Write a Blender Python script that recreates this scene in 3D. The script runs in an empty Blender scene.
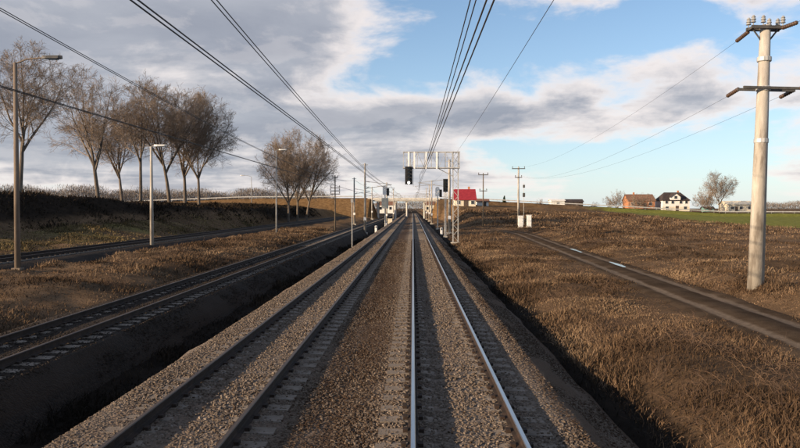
import bpy, math, random
import numpy as np
from mathutils import Vector

sc = bpy.context.scene
COL = sc.collection
RAD = math.radians
rng = np.random.default_rng(7)
random.seed(7)

# ------------------------------------------------------------------ camera
F = 700.0                       # focal length in photo pixels (photo 800 wide)
CAM_H = 3.1                     # eye height above rail head, metres
VX, VY = 413.0, 208.0           # vanishing point of the tracks in the photo
cam_d = bpy.data.cameras.new('camera')
cam = bpy.data.objects.new('camera', cam_d)
COL.objects.link(cam)
cam.location = (0, 0, CAM_H)
cam_d.sensor_width = 36.0
cam_d.lens = 36.0 * F / 800.0
cam_d.clip_start = 0.1
cam_d.clip_end = 9000
cam.rotation_euler = (RAD(90) - math.atan((224 - VY) / F), 0, math.atan((VX - 400) / F))
sc.camera = cam

# ------------------------------------------------------------------ light
SUN_EL = RAD(15.0)
sd = Vector((-0.88, -0.475, 0)).normalized()
TO_SUN = Vector((sd.x * math.cos(SUN_EL), sd.y * math.cos(SUN_EL), math.sin(SUN_EL)))
sun_d = bpy.data.lights.new('sun', 'SUN')
sun_d.energy = 5.0
sun_d.angle = RAD(0.6)
sun_d.color = (1.0, 0.76, 0.51)
sun = bpy.data.objects.new('sun', sun_d)
COL.objects.link(sun)
sun.rotation_euler = TO_SUN.to_track_quat('Z', 'Y').to_euler()
sun.location = TO_SUN * 50

vs = sc.view_settings
vs.view_transform = 'Standard'
vs.look = 'None'
vs.exposure = 0.78
vs.gamma = 1.0
vs.use_curve_mapping = False
sc.render.engine = 'CYCLES'
sc.cycles.use_denoising = True
sc.cycles.max_bounces = 6

# ------------------------------------------------------------------ sky
world = bpy.data.worlds.new('World')
sc.world = world
world.use_nodes = True
wt = world.node_tree
for n in list(wt.nodes):
    wt.nodes.remove(n)


class NT:
    """tiny helper for node trees"""
    def __init__(self, t):
        self.t = t

    def n(self, kind, **kw):
        x = self.t.nodes.new(kind)
        for k, v in kw.items():
            setattr(x, k, v)
        return x

    def link(self, a, b):
        self.t.links.new(a, b)

    def put(self, sock, v):
        if hasattr(v, 'is_output'):
            self.t.links.new(v, sock)
        else:
            sock.default_value = v

    def math(self, op, a, b=0.0, c=None, clamp=False):
        m = self.n('ShaderNodeMath', operation=op, use_clamp=clamp)
        self.put(m.inputs[0], a)
        self.put(m.inputs[1], b)
        if c is not None:
            self.put(m.inputs[2], c)
        return m.outputs[0]

    def smooth(self, v, a, b, lo=0.0, hi=1.0):
        m = self.n('ShaderNodeMapRange', interpolation_type='SMOOTHSTEP')
        self.put(m.inputs[0], v)
        m.inputs[1].default_value = a
        m.inputs[2].default_value = b
        m.inputs[3].default_value = lo
        m.inputs[4].default_value = hi
        return m.outputs[0]

    def mix(self, f, a, b, blend='MIX'):
        m = self.n('ShaderNodeMix', data_type='RGBA', blend_type=blend)
        self.put(m.inputs[0], f)
        self.put(m.inputs[6], a if hasattr(a, 'is_output') else (*a, 1)[:4])
        self.put(m.inputs[7], b if hasattr(b, 'is_output') else (*b, 1)[:4])
        return m.outputs[2]

    def noise(self, vec, scale, detail=6.0, rough=0.55, dist=0.0):
        m = self.n('ShaderNodeTexNoise')
        if vec is not None:
            self.link(vec, m.inputs['Vector'])
        m.inputs['Scale'].default_value = scale
        m.inputs['Detail'].default_value = detail
        m.inputs['Roughness'].default_value = rough
        m.inputs['Distortion'].default_value = dist
        return m.outputs['Fac']

    def combine(self, x, y, z):
        m = self.n('ShaderNodeCombineXYZ')
        self.put(m.inputs[0], x); self.put(m.inputs[1], y); self.put(m.inputs[2], z)
        return m.outputs[0]


W = NT(wt)
sky = W.n('ShaderNodeTexSky', sky_type='NISHITA')
sky.sun_disc = False
sky.sun_elevation = SUN_EL
sky.sun_rotation = math.atan2(TO_SUN.x, TO_SUN.y)
sky.air_density = 1.0
sky.dust_density = 0.35
sky.ozone_density = 3.0
tc = W.n('ShaderNodeTexCoord')
sep = W.n('ShaderNodeSeparateXYZ')
W.link(tc.outputs['Generated'], sep.inputs[0])
dx, dy, dz = sep.outputs
zc = W.math('ADD', W.math('MAXIMUM', dz, 0.0), 0.075)
px_ = W.math('DIVIDE', dx, zc)
py_ = W.math('DIVIDE', dy, zc)
P = W.combine(px_, py_, 3.7)
# sky-dome coordinates: azimuth from the track direction (rad, + right) and elevation (rad)
az = W.math('ARCTAN2', dx, dy)
el = W.math('ARCSINE', dz)


def blob(a0, e0, sa, se, wgt):
    u = W.math('DIVIDE', W.math('SUBTRACT', az, a0), sa)
    v = W.math('DIVIDE', W.math('SUBTRACT', el, e0), se)
    r2 = W.math('ADD', W.math('MULTIPLY', u, u), W.math('MULTIPLY', v, v))
    g = W.math('EXPONENT', W.math('MULTIPLY', r2, -1.0))
    return W.math('MULTIPLY', g, wgt)


n_big = W.noise(P, 0.34, 3.0, 0.5, 0.2)
n_mid = W.noise(P, 0.95, 8.0, 0.56, 0.35)


def puff(d_az, d_el):
    v = W.combine(W.math('ADD', az, d_az), W.math('MULTIPLY', W.math('ADD', el, d_el), 2.1), 1.3)
    return W.noise(v, 7.5, 9.0, 0.58, 0.25)


n_az = puff(0.0, 0.0)
n_up = puff(-0.010, 0.016)          # the same field a little higher and towards the sun
cov = W.math('ADD', W.math('MULTIPLY', n_mid, 0.40), W.math('MULTIPLY', n_az, 0.80))
cov = W.math('ADD', cov, W.math('MULTIPLY', n_big, 0.20))
for b in [(-0.45, 0.22, 0.36, 0.14, 0.30),      # the grey mass on the left
          (-0.95, 0.25, 0.40, 0.25, 0.18),
          (-0.16, 0.270, 0.14, 0.075, 0.24),
          (-0.42, 0.075, 0.30, 0.065, 0.30),
          (-0.07, 0.120, 0.13, 0.032, 0.15),
          (0.12, 0.140, 0.19, 0.032, 0.19),     # bank over the gantry
          (0.48, 0.125, 0.24, 0.034, 0.11),     # its continuation to the right
          (0.03, 0.050, 0.18, 0.026, 0.22),     # low grey bank at the horizon
          (0.18, 0.290, 0.15, 0.028, 0.10),
          (0.42, 0.200, 0.14, 0.026, 0.06),
          (0.48, 0.290, 0.10, 0.030, 0.10),
          (0.18, 0.225, 0.18, 0.034, -0.18),    # the blue openings
          (0.015, 0.225, 0.085, 0.040, -0.22),
          (0.30, 0.068, 0.20, 0.020, -0.12),
          (0.34, 0.255, 0.10, 0.026, -0.08)]:
    cov = W.math('ADD', cov, blob(*b))
mask = W.smooth(cov, 0.67, 0.86)
core = W.smooth(cov, 0.75, 1.0)
relief = W.smooth(W.math('SUBTRACT', n_az, n_up), -0.01, 0.09)
lit = (1.0, 0.91, 0.87)
grey = W.mix(W.smooth(n_mid, 0.35, 0.65), (0.46, 0.475, 0.53), (0.325, 0.345, 0.41))
shade = W.math('MULTIPLY', core, W.math('SUBTRACT', 1.0, W.math('MULTIPLY', relief, W.smooth(cov, 0.80, 1.02, 0.55, 0.15))))
ccol = W.mix(shade, lit, grey)
bg_sky = W.n('ShaderNodeBackground')
# thin high haze whitens the low sky
hz = W.math('EXPONENT', W.math('MULTIPLY', W.math('MAXIMUM', el, 0.0), -6.0))
skycol = W.mix(W.math('MULTIPLY', hz, 0.55), sky.outputs[0], (4.3, 5.1, 6.2))
W.link(skycol, bg_sky.inputs[0])
bg_sky.inputs[1].default_value = 0.098
bg_cl = W.n('ShaderNodeBackground')
W.link(ccol, bg_cl.inputs[0])
bg_cl.inputs[1].default_value = 0.59
mx = W.n('ShaderNodeMixShader')
W.link(W.math('MULTIPLY', mask, 0.93), mx.inputs[0])
W.link(bg_sky.outputs[0], mx.inputs[1])
W.link(bg_cl.outputs[0], mx.inputs[2])
wo = W.n('ShaderNodeOutputWorld')
W.link(mx.outputs[0], wo.inputs[0])

# ------------------------------------------------------------------ helpers


def tag(o, label=None, cat=None, group=None, kind=None):
    if label:
        o['label'] = label
    if cat:
        o['category'] = cat
    if group:
        o['group'] = group
    if kind:
        o['kind'] = kind
    return o


def thing(name, loc, label, cat, group=None, rz=0.0, tilt=(0, 0)):
    o = bpy.data.objects.new(name, None)
    COL.objects.link(o)
    o.empty_display_size = 0.3
    o.location = loc
    o.rotation_euler = (tilt[0], tilt[1], rz)
    return tag(o, label, cat, group)


def link_mesh(name, me, parent=None, loc=(0, 0, 0), rot=(0, 0, 0)):
    o = bpy.data.objects.new(name, me)
    COL.objects.link(o)
    o.location = loc
    o.rotation_euler = rot
    if parent is not None:
        o.parent = parent
    return o


def np_mesh(name, v, f, mats, smooth=False, midx=None):
    """v (n,3), f (m,3|4) arrays -> mesh"""
    me = bpy.data.meshes.new(name)
    v = np.asarray(v, np.float32)
    f = np.asarray(f, np.int32)
    k = f.shape[1]
    me.vertices.add(len(v))
    me.vertices.foreach_set('co', v.ravel())
    me.loops.add(f.size)
    me.loops.foreach_set('vertex_index', f.ravel())
    me.polygons.add(len(f))
    me.polygons.foreach_set('loop_start', np.arange(0, f.size, k, dtype=np.int32))
    me.polygons.foreach_set('loop_total', np.full(len(f), k, np.int32))
    if midx is not None:
        me.polygons.foreach_set('material_index', np.asarray(midx, np.int32))
    me.polygons.foreach_set('use_smooth', np.full(len(f), smooth, bool))
    for m in (mats if isinstance(mats, (list, tuple)) else [mats]):
        me.materials.append(m)
    me.update(calc_edges=True)
    return me


def point_attr(me, name, vals):
    a = me.attributes.new(name, 'FLOAT', 'POINT')
    a.data.foreach_set('value', np.asarray(vals, np.float32))


class MB:
    """mesh builder: collects simple shapes, links them as one object"""
    def __init__(self):
        self.v, self.f, self.m = [], [], []

    def add(self, vs_, fs_, mi=0):
        o = len(self.v)
        self.v.extend([tuple(p) for p in vs_])
        for q in fs_:
            self.f.append([i + o for i in q])
            self.m.append(mi)
        return self

    def box(self, c, s, mi=0, rz=0.0):
        cx, cy, cz = c
        hx, hy, hz_ = s[0] / 2, s[1] / 2, s[2] / 2
        ca, sa = math.cos(rz), math.sin(rz)
        vs_ = []
        for z in (-hz_, hz_):
            for x, y in ((-hx, -hy), (hx, -hy), (hx, hy), (-hx, hy)):
                vs_.append((cx + x * ca - y * sa, cy + x * sa + y * ca, cz + z))
        return self.add(vs_, [(3, 2, 1, 0), (4, 5, 6, 7), (0, 1, 5, 4), (1, 2, 6, 5), (2, 3, 7, 6), (3, 0, 4, 7)], mi)

    def bevbox(self, c, s, b=0.02, mi=0):
        cx, cy, cz = c
        hx, hy, hz_ = s[0] / 2, s[1] / 2, s[2] / 2
        ring = [(-hx + b, -hy), (hx - b, -hy), (hx, -hy + b), (hx, hy - b), (hx - b, hy), (-hx + b, hy), (-hx, hy - b), (-hx, -hy + b)]
        vs_ = []
        for z, k in ((-hz_, 1.0), (hz_ - b, 1.0), (hz_, 1 - b / max(hx, 1e-3))):
            for x, y in ring:
                vs_.append((cx + x * (k if k < 1 else 1), cy + y * (1 - b / max(hy, 1e-3) if k < 1 else 1), cz + z))
        fs_ = [tuple(reversed(range(8))), tuple(range(16, 24))]
        for r in range(2):
            for i in range(8):
                j = (i + 1) % 8
                fs_.append((r * 8 + i, r * 8 + j, (r + 1) * 8 + j, (r + 1) * 8 + i))
        return self.add(vs_, fs_, mi)

    def tube(self, pts, r, n=8, mi=0, cap=True):
        pts = [Vector(p) for p in pts]
        rs = r if isinstance(r, (list, tuple)) else [r] * len(pts)
        vs_ = []
        up0 = None
        for i, p in enumerate(pts):
            d = (pts[min(i + 1, len(pts) - 1)] - pts[max(i - 1, 0)]).normalized()
            ref = Vector((0, 0, 1)) if abs(d.z) < 0.95 else Vector((0, 1, 0))
            a = d.cross(ref).normalized()
            b = d.cross(a).normalized()
            if up0 is not None and a.dot(up0) < 0:
                a, b = -a, -b
            up0 = a
            for k in range(n):
                t = 2 * math.pi * (k + 0.5) / n
                vs_.append(p + (a * math.cos(t) + b * math.sin(t)) * rs[i])
        fs_ = []
        for i in range(len(pts) - 1):
            for k in range(n):
                j = (k + 1) % n
                fs_.append((i * n + k, i * n + j, (i + 1) * n + j, (i + 1) * n + k))
        if cap:
            fs_.append(tuple(reversed(range(n))))
            fs_.append(tuple((len(pts) - 1) * n + k for k in range(n)))
        return self.add(vs_, fs_, mi)

    def lathe(self, base, prof, n=12, mi=0):
        bx_, by_, bz_ = base
        vs_ = [(bx_ + r * math.cos(2 * math.pi * k / n), by_ + r * math.sin(2 * math.pi * k / n), bz_ + z) for r, z in prof for k in range(n)]
        fs_ = []
        for i in range(len(prof) - 1):
            for k in range(n):
                j = (k + 1) % n
                fs_.append((i * n + k, i * n + j, (i + 1) * n + j, (i + 1) * n + k))
        fs_.append(tuple(reversed(range(n))))
        fs_.append(tuple((len(prof) - 1) * n + k for k in range(n)))
        return self.add(vs_, fs_, mi)

    def prism(self, poly, y0, y1, mi=0):
        """poly in (x,z), extruded along y"""
        n = len(poly)
        vs_ = [(x, y0, z) for x, z in poly] + [(x, y1, z) for x, z in poly]
        fs_ = [tuple(range(n)), tuple(reversed(range(n, 2 * n)))]
        for i in range(n):
            j = (i + 1) % n
            fs_.append((i + n, j + n, j, i))
        return self.add(vs_, fs_, mi)

    def mesh(self, name, mats, smooth=False):
        me = bpy.data.meshes.new(name)
        me.from_pydata(self.v, [], self.f)
        for m in (mats if isinstance(mats, (list, tuple)) else [mats]):
            me.materials.append(m)
        me.polygons.foreach_set('material_index', self.m)
        if smooth:
            me.polygons.foreach_set('use_smooth', [True] * len(self.f))
        me.update()
        return me

    def build(self, name, mats, parent=None, loc=(0, 0, 0), smooth=False):
        return link_mesh(name, self.mesh(name, mats, smooth), parent, loc)


def copy_tree(o, parent=None):
    c = o.copy()
    COL.objects.link(c)
    c.parent = parent
    for ch in o.children:
        copy_tree(ch, c)
    return c


def X_at(px, Y):
    return (px - VX) * Y / F


def Z_at(py, Y):
    return CAM_H - (py - VY) * Y / F

# ------------------------------------------------------------------ materials


def mat(name, cols, scale=3.0, rough=0.9, bump=0.0, bscale=None, metal=0.0, spec=0.3, detail=6.0, stretch=None, lo=0.35, hi=0.65):
    """principled material whose colour runs through `cols` along a noise in object space"""
    m = bpy.data.materials.new(name)
    m.use_nodes = True
    t = NT(m.node_tree)
    p = m.node_tree.nodes['Principled BSDF']
    co = t.n('ShaderNodeTexCoord').outputs['Object']
    if stretch:
        mp = t.n('ShaderNodeMapping')
        mp.inputs['Scale'].default_value = stretch
        t.link(co, mp.inputs[0])
        co = mp.outputs[0]
    nz = t.noise(co, scale, detail, 0.6)
    c = cols[0]
    k = len(cols) - 1
    for i in range(k):
        a = lo + (hi - lo) * i / k
        b = lo + (hi - lo) * (i + 1) / k
        c = t.mix(t.smooth(nz, a, b), c, cols[i + 1])
    if k:
        t.link(c, p.inputs['Base Color'])
    else:
        p.inputs['Base Color'].default_value = (*cols[0], 1)
    p.inputs['Roughness'].default_value = rough
    p.inputs['Metallic'].default_value = metal
    p.inputs['Specular IOR Level'].default_value = spec
    if bump:
        b = t.n('ShaderNodeBump')
        b.inputs['Strength'].default_value = bump
        b.inputs['Distance'].default_value = 0.02
        t.link(t.noise(co, bscale or scale * 6, 5.0, 0.65), b.inputs['Height'])
        t.link(b.outputs[0], p.inputs['Normal'])
    return m


M = {}
M['concrete'] = mat('concrete', [(0.32, 0.29, 0.24), (0.44, 0.40, 0.34), (0.52, 0.48, 0.41)], 2.2, 0.9, 0.4, 30, stretch=(1, 1, 0.35))
M['pole_concrete'] = mat('pole_concrete', [(0.18, 0.155, 0.13), (0.34, 0.31, 0.27), (0.45, 0.42, 0.375)], 1.6, 0.92, 0.5, 26, stretch=(1.6, 1.6, 0.3))
M['sleeper'] = mat('sleeper_concrete', [(0.11, 0.088, 0.068), (0.165, 0.135, 0.107), (0.21, 0.175, 0.143)], 2.5, 0.95, 0.5, 45)
M['steel_top'] = mat('polished_rail', [(0.50, 0.47, 0.44), (0.60, 0.57, 0.54)], 4, 0.28, 0, metal=1.0, stretch=(3, 0.08, 1))
M['steel_dull'] = mat('dull_rail_head', [(0.05, 0.037, 0.03), (0.085, 0.064, 0.05)], 4, 0.55, 0, metal=0.3, stretch=(3, 0.08, 1))
M['rust'] = mat('rail_rust', [(0.018, 0.012, 0.009), (0.038, 0.023, 0.016)], 5, 0.85, 0.3, 60)
M['galv'] = mat('galvanised_steel', [(0.36, 0.36, 0.35), (0.50, 0.49, 0.47)], 3, 0.55, 0.1, 40, metal=0.35)
M['grey_paint'] = mat('grey_paint', [(0.22, 0.22, 0.22), (0.30, 0.30, 0.29)], 3, 0.6, 0.1, 40)
M['dark_metal'] = mat('dark_metal', [(0.05, 0.05, 0.05), (0.085, 0.08, 0.075)], 4, 0.6, 0.1, 40)
M['wire'] = mat('copper_wire', [(0.035, 0.03, 0.028), (0.05, 0.042, 0.038)], 2, 0.6, 0, metal=0.3)
M['black'] = mat('signal_black', [(0.012, 0.012, 0.013), (0.022, 0.022, 0.023)], 5, 0.55)
M['white'] = mat('white_enamel', [(0.70, 0.69, 0.66), (0.80, 0.79, 0.77)], 4, 0.6, 0.05, 30)
M['cabinet'] = mat('cabinet_paint', [(0.62, 0.62, 0.60), (0.74, 0.74, 0.72)], 2.5, 0.6, 0.08, 30)
M['insulator'] = mat('brown_insulator', [(0.05, 0.03, 0.022), (0.08, 0.05, 0.035)], 5, 0.3)
M['lamp_brown'] = mat('brown_lamp_post', [(0.12, 0.09, 0.068), (0.17, 0.13, 0.10), (0.21, 0.165, 0.125)], 1.6, 0.92, 0.4, 26, stretch=(1.6, 1.6, 0.3))
M['wood'] = mat('weathered_pole_wood', [(0.09, 0.072, 0.055), (0.16, 0.13, 0.10)], 6, 0.9, 0.5, 20, stretch=(2, 2, 0.2))
M['bark'] = mat('bark', [(0.07, 0.056, 0.044), (0.125, 0.10, 0.08), (0.17, 0.14, 0.11)], 3.0, 0.95, 0.8, 14, stretch=(1, 1, 0.3))
M['twig'] = mat('twigs', [(0.175, 0.132, 0.098), (0.25, 0.192, 0.146)], 0.5, 0.95)
M['plaster_cream'] = mat('cream_plaster', [(0.58, 0.52, 0.40), (0.68, 0.61, 0.48)], 0.8, 0.9, 0.2, 20)
M['plaster_white'] = mat('white_plaster', [(0.66, 0.64, 0.60), (0.76, 0.74, 0.70)], 0.8, 0.9, 0.2, 20)
M['brick_orange'] = mat('orange_brick', [(0.34, 0.15, 0.075), (0.44, 0.20, 0.10)], 2.0, 0.9, 0.3, 30)
M['roof_red'] = mat('red_roof', [(0.23, 0.018, 0.026), (0.30, 0.026, 0.034)], 1.5, 0.6, 0.1, 10)
M['roof_dark'] = mat('dark_roof', [(0.035, 0.026, 0.024), (0.06, 0.043, 0.038)], 1.5, 0.8, 0.2, 10)
M['roof_brown'] = mat('brown_roof', [(0.15, 0.08, 0.055), (0.21, 0.11, 0.07)], 1.5, 0.85, 0.2, 10)
M['glass'] = mat('window_glass', [(0.02, 0.024, 0.03)], 1, 0.08, spec=0.6)
M['door'] = mat('door_paint', [(0.07, 0.05, 0.04), (0.10, 0.07, 0.055)], 3, 0.6)
M['shed_dark'] = mat('dark_boards', [(0.045, 0.035, 0.03), (0.075, 0.056, 0.046)], 2, 0.9)
M['shed_teal'] = mat('teal_boards', [(0.10, 0.20, 0.19), (0.14, 0.26, 0.24)], 2, 0.8)
M['guard'] = mat('guard_rail_steel', [(0.40, 0.40, 0.385), (0.52, 0.51, 0.49)], 1, 0.5, metal=0.1)
M['pale_concrete'] = mat('pale_concrete', [(0.50, 0.48, 0.43), (0.62, 0.59, 0.53)], 1.2, 0.85, 0.2, 20, stretch=(1, 1, 0.3))
M['asphalt'] = mat('asphalt', [(0.045, 0.043, 0.041), (0.06, 0.057, 0.053)], 6, 0.9, 0.3, 90)
M['conifer'] = mat('conifer_needles', [(0.018, 0.034, 0.018), (0.035, 0.058, 0.03)], 3, 0.9)
M['bramble'] = mat('bramble_stems', [(0.06, 0.036, 0.024), (0.13, 0.085, 0.055)], 0.8, 0.95)
M['far_twigs'] = mat('far_twigs', [(0.15, 0.125, 0.108), (0.20, 0.17, 0.145)], 0.2, 1.0)


def lens_mat(name, col, strength):
    m = bpy.data.materials.new(name)
    m.use_nodes = True
    p = m.node_tree.nodes['Principled BSDF']
    p.inputs['Base Color'].default_value = (*col, 1)
    p.inputs['Roughness'].default_value = 0.2
    p.inputs['Emission Color'].default_value = (*col, 1)
    p.inputs['Emission Strength'].default_value = strength
    return m


M['lens_lit'] = lens_mat('lit_lens', (1.0, 0.97, 0.9), 3.0)
M['lens_off'] = lens_mat('unlit_lens', (0.03, 0.03, 0.035), 0.0)

# ballast: voronoi stones, rust dust close to the rails comes from noise
def ballast_mat(name, cols, rusty):
    m = bpy.data.materials.new(name)
    m.use_nodes = True
    t = NT(m.node_tree)
    p = m.node_tree.nodes['Principled BSDF']
    co = t.n('ShaderNodeTexCoord').outputs['Object']
    vo = t.n('ShaderNodeTexVoronoi')
    t.link(co, vo.inputs['Vector'])
    vo.inputs['Scale'].default_value = 21.0
    s = t.n('ShaderNodeSeparateColor')
    t.link(vo.outputs['Color'], s.inputs[0])
    c = t.mix(s.outputs[0], cols[0], cols[1])
    mp = t.n('ShaderNodeMapping')
    mp.inputs['Scale'].default_value = (1.2, 0.12, 1)
    t.link(co, mp.inputs[0])
    big = t.noise(mp.outputs[0], 1.1, 5, 0.6)
    c = t.mix(t.math('MULTIPLY', t.smooth(big, 0.42, 0.66), 0.65), c, rusty)
    big2 = t.noise(co, 0.35, 4, 0.6)
    c = t.mix(t.math('MULTIPLY', t.smooth(big2, 0.45, 0.75), 0.45), c, (0.05, 0.038, 0.03))
    dirt = t.n('ShaderNodeAttribute', attribute_name='dirt')
    c = t.mix(t.math('MULTIPLY', dirt.outputs['Fac'], t.smooth(big, 0.25, 0.5)), c, (0.060, 0.036, 0.021))
    t.link(c, p.inputs['Base Color'])
    p.inputs['Roughness'].default_value = 0.95
    p.inputs['Specular IOR Level'].default_value = 0.15
    b = t.n('ShaderNodeBump')
    b.inputs['Strength'].default_value = 0.9
    b.inputs['Distance'].default_value = 0.03
    t.link(vo.outputs['Distance'], b.inputs['Height'])
    b.invert = True
    t.link(b.outputs[0], p.inputs['Normal'])
    return m


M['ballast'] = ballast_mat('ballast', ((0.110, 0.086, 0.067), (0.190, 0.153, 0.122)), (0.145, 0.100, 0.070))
M['ballast_shade_tone'] = ballast_mat('shade_toned_ballast', ((0.014, 0.011, 0.009), (0.030, 0.023, 0.018)), (0.032, 0.021, 0.014))  # near-black ballast, its colour lowered further to carry the ditch slope's shade


def attr_mat(name, cols, attr='tint', rough=0.95):
    m = bpy.data.materials.new(name)
    m.use_nodes = True
    t = NT(m.node_tree)
    p = m.node_tree.nodes['Principled BSDF']
    a = t.n('ShaderNodeAttribute', attribute_name=attr)
    c = cols[0]
    k = len(cols) - 1
    for i in range(k):
        c = t.mix(t.smooth(a.outputs['Fac'], i / k, (i + 1) / k), c, cols[i + 1])
    t.link(c, p.inputs['Base Color'])
    p.inputs['Roughness'].default_value = rough
    p.inputs['Specular IOR Level'].default_value = 0.1
    return m


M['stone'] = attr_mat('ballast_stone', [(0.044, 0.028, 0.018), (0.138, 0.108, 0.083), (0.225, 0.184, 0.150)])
M['stone_shade_tone'] = attr_mat('shade_toned_ballast_stone', [(0.015, 0.012, 0.01), (0.032, 0.025, 0.02), (0.055, 0.043, 0.033)])  # loose stones in the same shade-darkened tone
M['dry_grass'] = attr_mat('dry_grass', [(0.052, 0.033, 0.020), (0.122, 0.078, 0.047), (0.215, 0.148, 0.092)])
M['weeds'] = attr_mat('shade_dark_weeds', [(0.014, 0.011, 0.008), (0.026, 0.019, 0.013), (0.05, 0.036, 0.024)])  # near-black tones put the bank's shade into the weeds
M['green_grass'] = attr_mat('green_grass', [(0.065, 0.048, 0.024), (0.13, 0.098, 0.045), (0.21, 0.155, 0.08)])

# ground: dry winter grass with a sown green field where attr "green" is 1
def ground_mat():
    m = bpy.data.materials.new('ground_cover')
    m.use_nodes = True
    t = NT(m.node_tree)
    p = m.node_tree.nodes['Principled BSDF']
    co = t.n('ShaderNodeTexCoord').outputs['Object']
    n1 = t.noise(co, 0.10, 6, 0.62, 0.4)
    n2 = t.noise(co, 1.1, 8, 0.7)
    c = t.mix(t.smooth(n1, 0.36, 0.64), (0.088, 0.056, 0.033), (0.190, 0.123, 0.072))
    c = t.mix(t.smooth(n2, 0.38, 0.66), t.mix(0.55, c, (0.05, 0.033, 0.02)), c)
    n3 = t.noise(co, 0.022, 4, 0.6)
    c = t.mix(t.math('MULTIPLY', t.smooth(n3, 0.5, 0.7), 0.6), c, (0.15, 0.092, 0.042))
    a = t.n('ShaderNodeAttribute', attribute_name='green')
    g = t.mix(t.smooth(n2, 0.35, 0.65), (0.120, 0.125, 0.026), (0.180, 0.178, 0.046))
    wob = t.math('ADD', a.outputs['Fac'], t.math('MULTIPLY', t.math('SUBTRACT', n1, 0.5), 0.9))
    c = t.mix(t.smooth(wob, 0.35, 0.75), c, g)
    a2 = t.n('ShaderNodeAttribute', attribute_name='ochre')
    c = t.mix(t.math('MULTIPLY', a2.outputs['Fac'], 0.8), c, t.mix(t.smooth(n2, 0.35, 0.65), (0.13, 0.073, 0.030), (0.23, 0.135, 0.058)))
    a3 = t.n('ShaderNodeAttribute', attribute_name='shade_soil')
    c = t.mix(a3.outputs['Fac'], c, t.mix(t.smooth(n2, 0.35, 0.65), (0.011, 0.0085, 0.0065), (0.022, 0.0165, 0.0125)))  # dark earth taken near black: shade of bank face and ditches in colour
    t.link(c, p.inputs['Base Color'])
    p.inputs['Roughness'].default_value = 1.0
    p.inputs['Specular IOR Level'].default_value = 0.05
    b = t.n('ShaderNodeBump')
    b.inputs['Strength'].default_value = 0.8
    b.inputs['Distance'].default_value = 0.12
    t.link(t.noise(co, 3.0, 8, 0.75), b.inputs['Height'])
    t.link(b.outputs[0], p.inputs['Normal'])
    return m


M['ground'] = ground_mat()

# ------------------------------------------------------------------ terrain
def sstep(a, b, x):
    t = np.clip((x - a) / (b - a), 0, 1)
    return t * t * (3 - 2 * t)


_hn = rng.random((64, 64))


def vnoise(x, y):
    xi = np.floor(x).astype(int); yi = np.floor(y).astype(int)
    fx = x - xi; fy = y - yi
    fx = fx * fx * (3 - 2 * fx); fy = fy * fy * (3 - 2 * fy)
    g = lambda i, j: _hn[i % 64, j % 64]
    return (g(xi, yi) * (1 - fx) * (1 - fy) + g(xi + 1, yi) * fx * (1 - fy) + g(xi, yi + 1) * (1 - fx) * fy + g(xi + 1, yi + 1) * fx * fy)


LANE_Y = np.array([-30, 0, 85, 95, 105, 112, 116, 118], float)
LANE_X = np.array([8.2, 9.75, 14.4, 14.8, 14.2, 12.0, 9.5, 7.0], float)


def lane_x(y):
    return np.interp(y, LANE_Y, LANE_X)


def road_level(x):
    return np.interp(x, [-400, -140, -60, -16, 8, 110, 400], [3, 3.4, 6.4, 6.6, 6.5, 1.15, 0.9])


ROAD_Y = 252.0
PX = np.array([-400, -70, -48, -36, -27, -25.6, -24.9, -20.3, -19.3, -17, -14, -12.2, -11.4, -7.3, -6.9, -6.3, -6.1, 3.6, 3.9, 4.5, 5.6, 7.2, 9, 13, 20, 60, 400], float)
PZ = np.array([1.5, 1.5, 1.35, 1.1, 0.25, 0.05, -0.1, -0.1, -0.05, 0.0, -0.1, -0.55, -0.9, -0.9, -1.02, -1.05, -1.05, -1.05, -0.80, -0.74, -0.50, -0.44, -0.5, -0.12, -0.05, 0.0, 0.4], float)


def bank_toe(y):
    return np.interp(y, [-60, 0, 61, 85, 100, 143, 260], [-46, -43, -35.5, -30.5, -28.6, -23.5, -22])


def bank_h(y):
    return np.interp(y, [-60, 58, 74, 90, 110, 150, 200, 235], [3.6, 3.5, 2.7, 1.4, 1.0, 0.9, 0.6, 0.0])


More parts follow.
